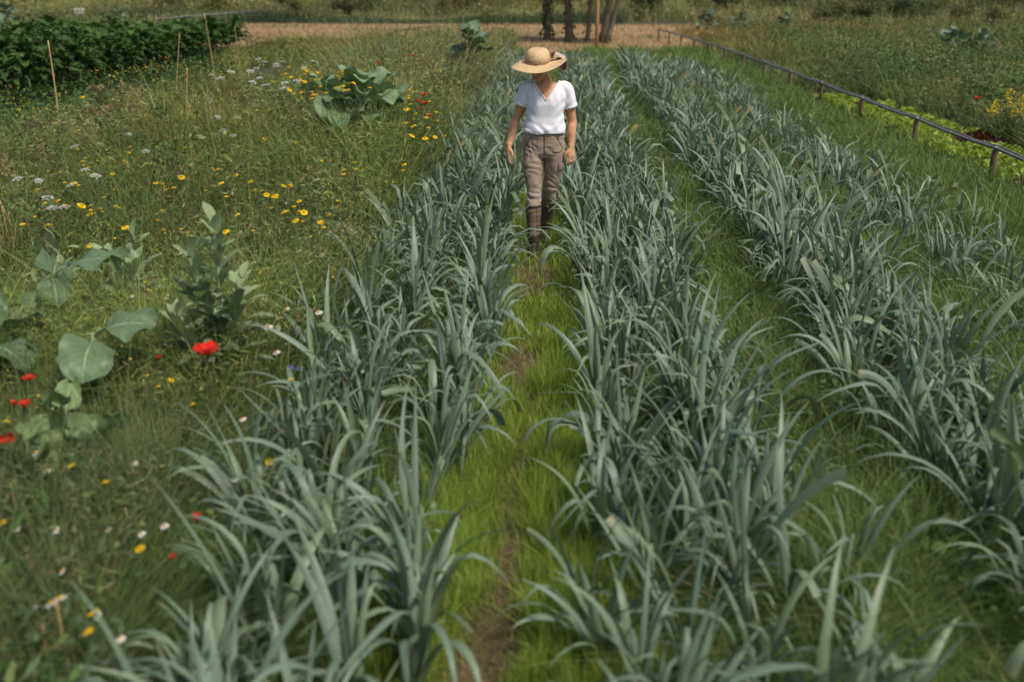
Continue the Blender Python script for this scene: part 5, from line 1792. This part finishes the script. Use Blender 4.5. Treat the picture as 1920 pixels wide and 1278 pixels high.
# ---- boots
def boot(top, ank, heel, toe, rt, name_extra):
    """each boot's own origin sits on its shaft axis so the checks wrap round it"""
    org = np.array([ank[0] * .5 + top[0] * .5, ank[1] * .5 + top[1] * .5, 0])
    mb = MB()
    top, ank, heel, toe = (np.array(v, float) - org for v in (top, ank, heel, toe))
    q, r = limb([top, top * .7 + ank * .3 + (0, .012, 0), top * .35 + ank * .65 + (0, .006, 0), ank, (ank * .4 + heel * .6)], [(rt, rt * 1.08), (rt * .98, rt * 1.08), (rt * .80, rt * .88), (rt * .70, rt * .80), (.044, .046)])
    mb.tube(q, r, n=20, flat=(1, 0, 0))
    ax = toe - heel
    up = np.array([0, 0, 1.0])
    q, r = limb([heel + (0, 0, .038), heel + ax * .3 + up * .044, heel + ax * .62 + up * .036, heel + ax * .88 + up * .030, toe + up * .024], [(.034, .038), (.037, .042), (.040, .032), (.035, .025), (.018, .014)])
    mb.tube(q, r, n=18, flat=(1, 0, 0))
    q, r = limb([heel + (0, .004, .004), heel + ax * .35 + (0, 0, .004), heel + ax * .7, toe + (0, 0, .002)], [(.040, .014), (.040, .014), (.052, .013), (.026, .011)])
    mb.tube(q, r, n=14, flat=(1, 0, 0))
    o = remeshed(mb, 'boot', m_boot, .006, 3, None, lambda co, no: (co[:, 2] > top[2] - .012) & (np.abs(no[:, 2]) > .55), woman)
    o.location = org
    so = o.modifiers.new('thickness', 'SOLIDIFY'); so.thickness = .004; so.offset = -1
    # dark rolled rim, side strap and badge
    mb = MB(); aa = np.linspace(0, 2 * PI, 25)
    rr = rt * 1.01
    mb.tube(np.stack([top[0] + rr * np.cos(aa), top[1] + rr * 1.08 * np.sin(aa), np.full(25, top[2] - .012)], -1), .0062, n=6, cap=False); mb.build('rim', m_badge, o)
    bz = top[2] - .055
    def on(a, z, off):
        return np.array([top[0] + .97 * (rr + off) * math.sin(a), top[1] + .004 - (rr * 1.08 + off) * math.cos(a), z])
    mb = MB(); mb.grid(np.array([[on(a, bz + dz, .005) for a in np.linspace(-.62, .02, 6)] for dz in (-.014, .014)])); bd = mb.build('badge', m_badgeb, o)
    mb = MB(); mb.grid(np.array([[on(a, bz + dz, .0072) for a in np.linspace(-.57, -.03, 6)] for dz in (-.0105, .0105)])); mb.build('badge_field', m_badge, o)
    for k, a in enumerate(np.linspace(-.5, -.1, 7)):
        mb = MB(); h_ = .006 if k % 3 == 0 else .0038
        mb.tube([on(a - .012, bz - .004, .009), on(a + .012, bz - .004 + h_ * 1.6, .009)], .0016, n=4)
        mb.build('badge_stroke', m_badgeb, o)
    return o


boot((-.085, -.128, .418), (-.083, -.175, .115), (-.082, -.150, .005), (-.070, -.385, .012), .069, 'front')
boot((.040, .112, .418), (.022, .235, .135), (.020, .275, .055), (.014, .045, .004), .069, 'rear')

# ---- straw hat
hat = empty('straw_hat_frame', (0, 0, 0))
bpy.data.objects.remove(hat)
HATL = np.array([-.060, -.065, 1.566])
HATM = Euler((math.radians(10.5), math.radians(3), math.radians(-14)), 'XYZ')


def hat_part(mb, name, mat, parent):
    o = mb.build(name, mat, parent)
    return o


mb = MB()
na = 64
aa = np.linspace(0, 2 * PI, na, endpoint=False)
G, prof = [], []
# crown from top centre outwards, then the brim
for (r_, z_) in ((.001, .112), (.03, .111), (.055, .106), (.076, .094), (.088, .075), (.094, .055), (.097, .025), (.099, .004)):
    G.append(np.stack([r_ * np.cos(aa), r_ * 1.12 * np.sin(aa), np.full(na, z_) + (.004 * np.sin(aa * 2 + 1) * (r_ > .04))], -1))
for s in np.linspace(.06, 1, 12):
    r_ = .099 + s * .126
    front = .5 - .5 * np.sin(aa)
    dz = -.004 * s - s * s * (.010 * front + .006) + s * s * (.006 * np.sin(2 * aa + .5) + .030 * np.cos(aa) + .008 * np.sin(3 * aa + 2))
    G.append(np.stack([r_ * np.cos(aa) * (1 + .02 * s * np.cos(aa)), r_ * 1.06 * np.sin(aa), dz], -1))
mb.grid(np.array(G), closed=True)
hat = mb.build('straw_hat', m_straw, woman)
hat.location = HATL; hat.rotation_euler = HATM
so = hat.modifiers.new('thickness', 'SOLIDIFY'); so.thickness = .004; so.offset = -1
mb = MB(); G = []
for r_, z_ in ((.1015, .006), (.1035, .012), (.1025, .026), (.1005, .040), (.0985, .044)):
    G.append(np.stack([r_ * np.cos(aa), r_ * 1.12 * np.sin(aa), z_ + .003 * np.sin(aa * 3)], -1))
mb.grid(np.array(G), closed=True); mb.build('hat_band', m_band, hat)


def ribbon(pts, w, side, mat, name):
    mb = MB(); pts = np.array(pts, float)
    q, r = limb(pts, np.full(len(pts), w))
    side = np.array(side, float)
    mb.grid(np.stack([q + side * (u * r[:, :1] * .5) + np.array([0, .004 * math.sin(u * 3), 0]) for u in np.linspace(-1, 1, 5)], 1))
    o = mb.build(name, mat, hat)
    s_ = o.modifiers.new('thickness', 'SOLIDIFY'); s_.thickness = .003
    return o


ribbon([(.096, .045, .035), (.112, .050, .072), (.122, .060, .080), (.118, .062, .045), (.103, .055, .03)], .030, (.35, .9, .2), m_bow, 'bow_loop')
ribbon([(.104, .056, .046), (.13, .075, .060), (.16, .100, .044), (.185, .125, .024), (.195, .135, .012)], .034, (.1, .5, .85), m_bow2, 'bow_loop')
ribbon([(.10, .07, .03), (.135, .12, .02), (.165, .175, -.01), (.175, .20, -.06), (.172, .205, -.10)], .045, (.95, -.3, .1), m_bow, 'bow_tail')
mb = MB(); mb.ball((.106, .056, .036), (.012, .014, .013), n=10, m=7); mb.build('bow_knot', m_bow, hat)
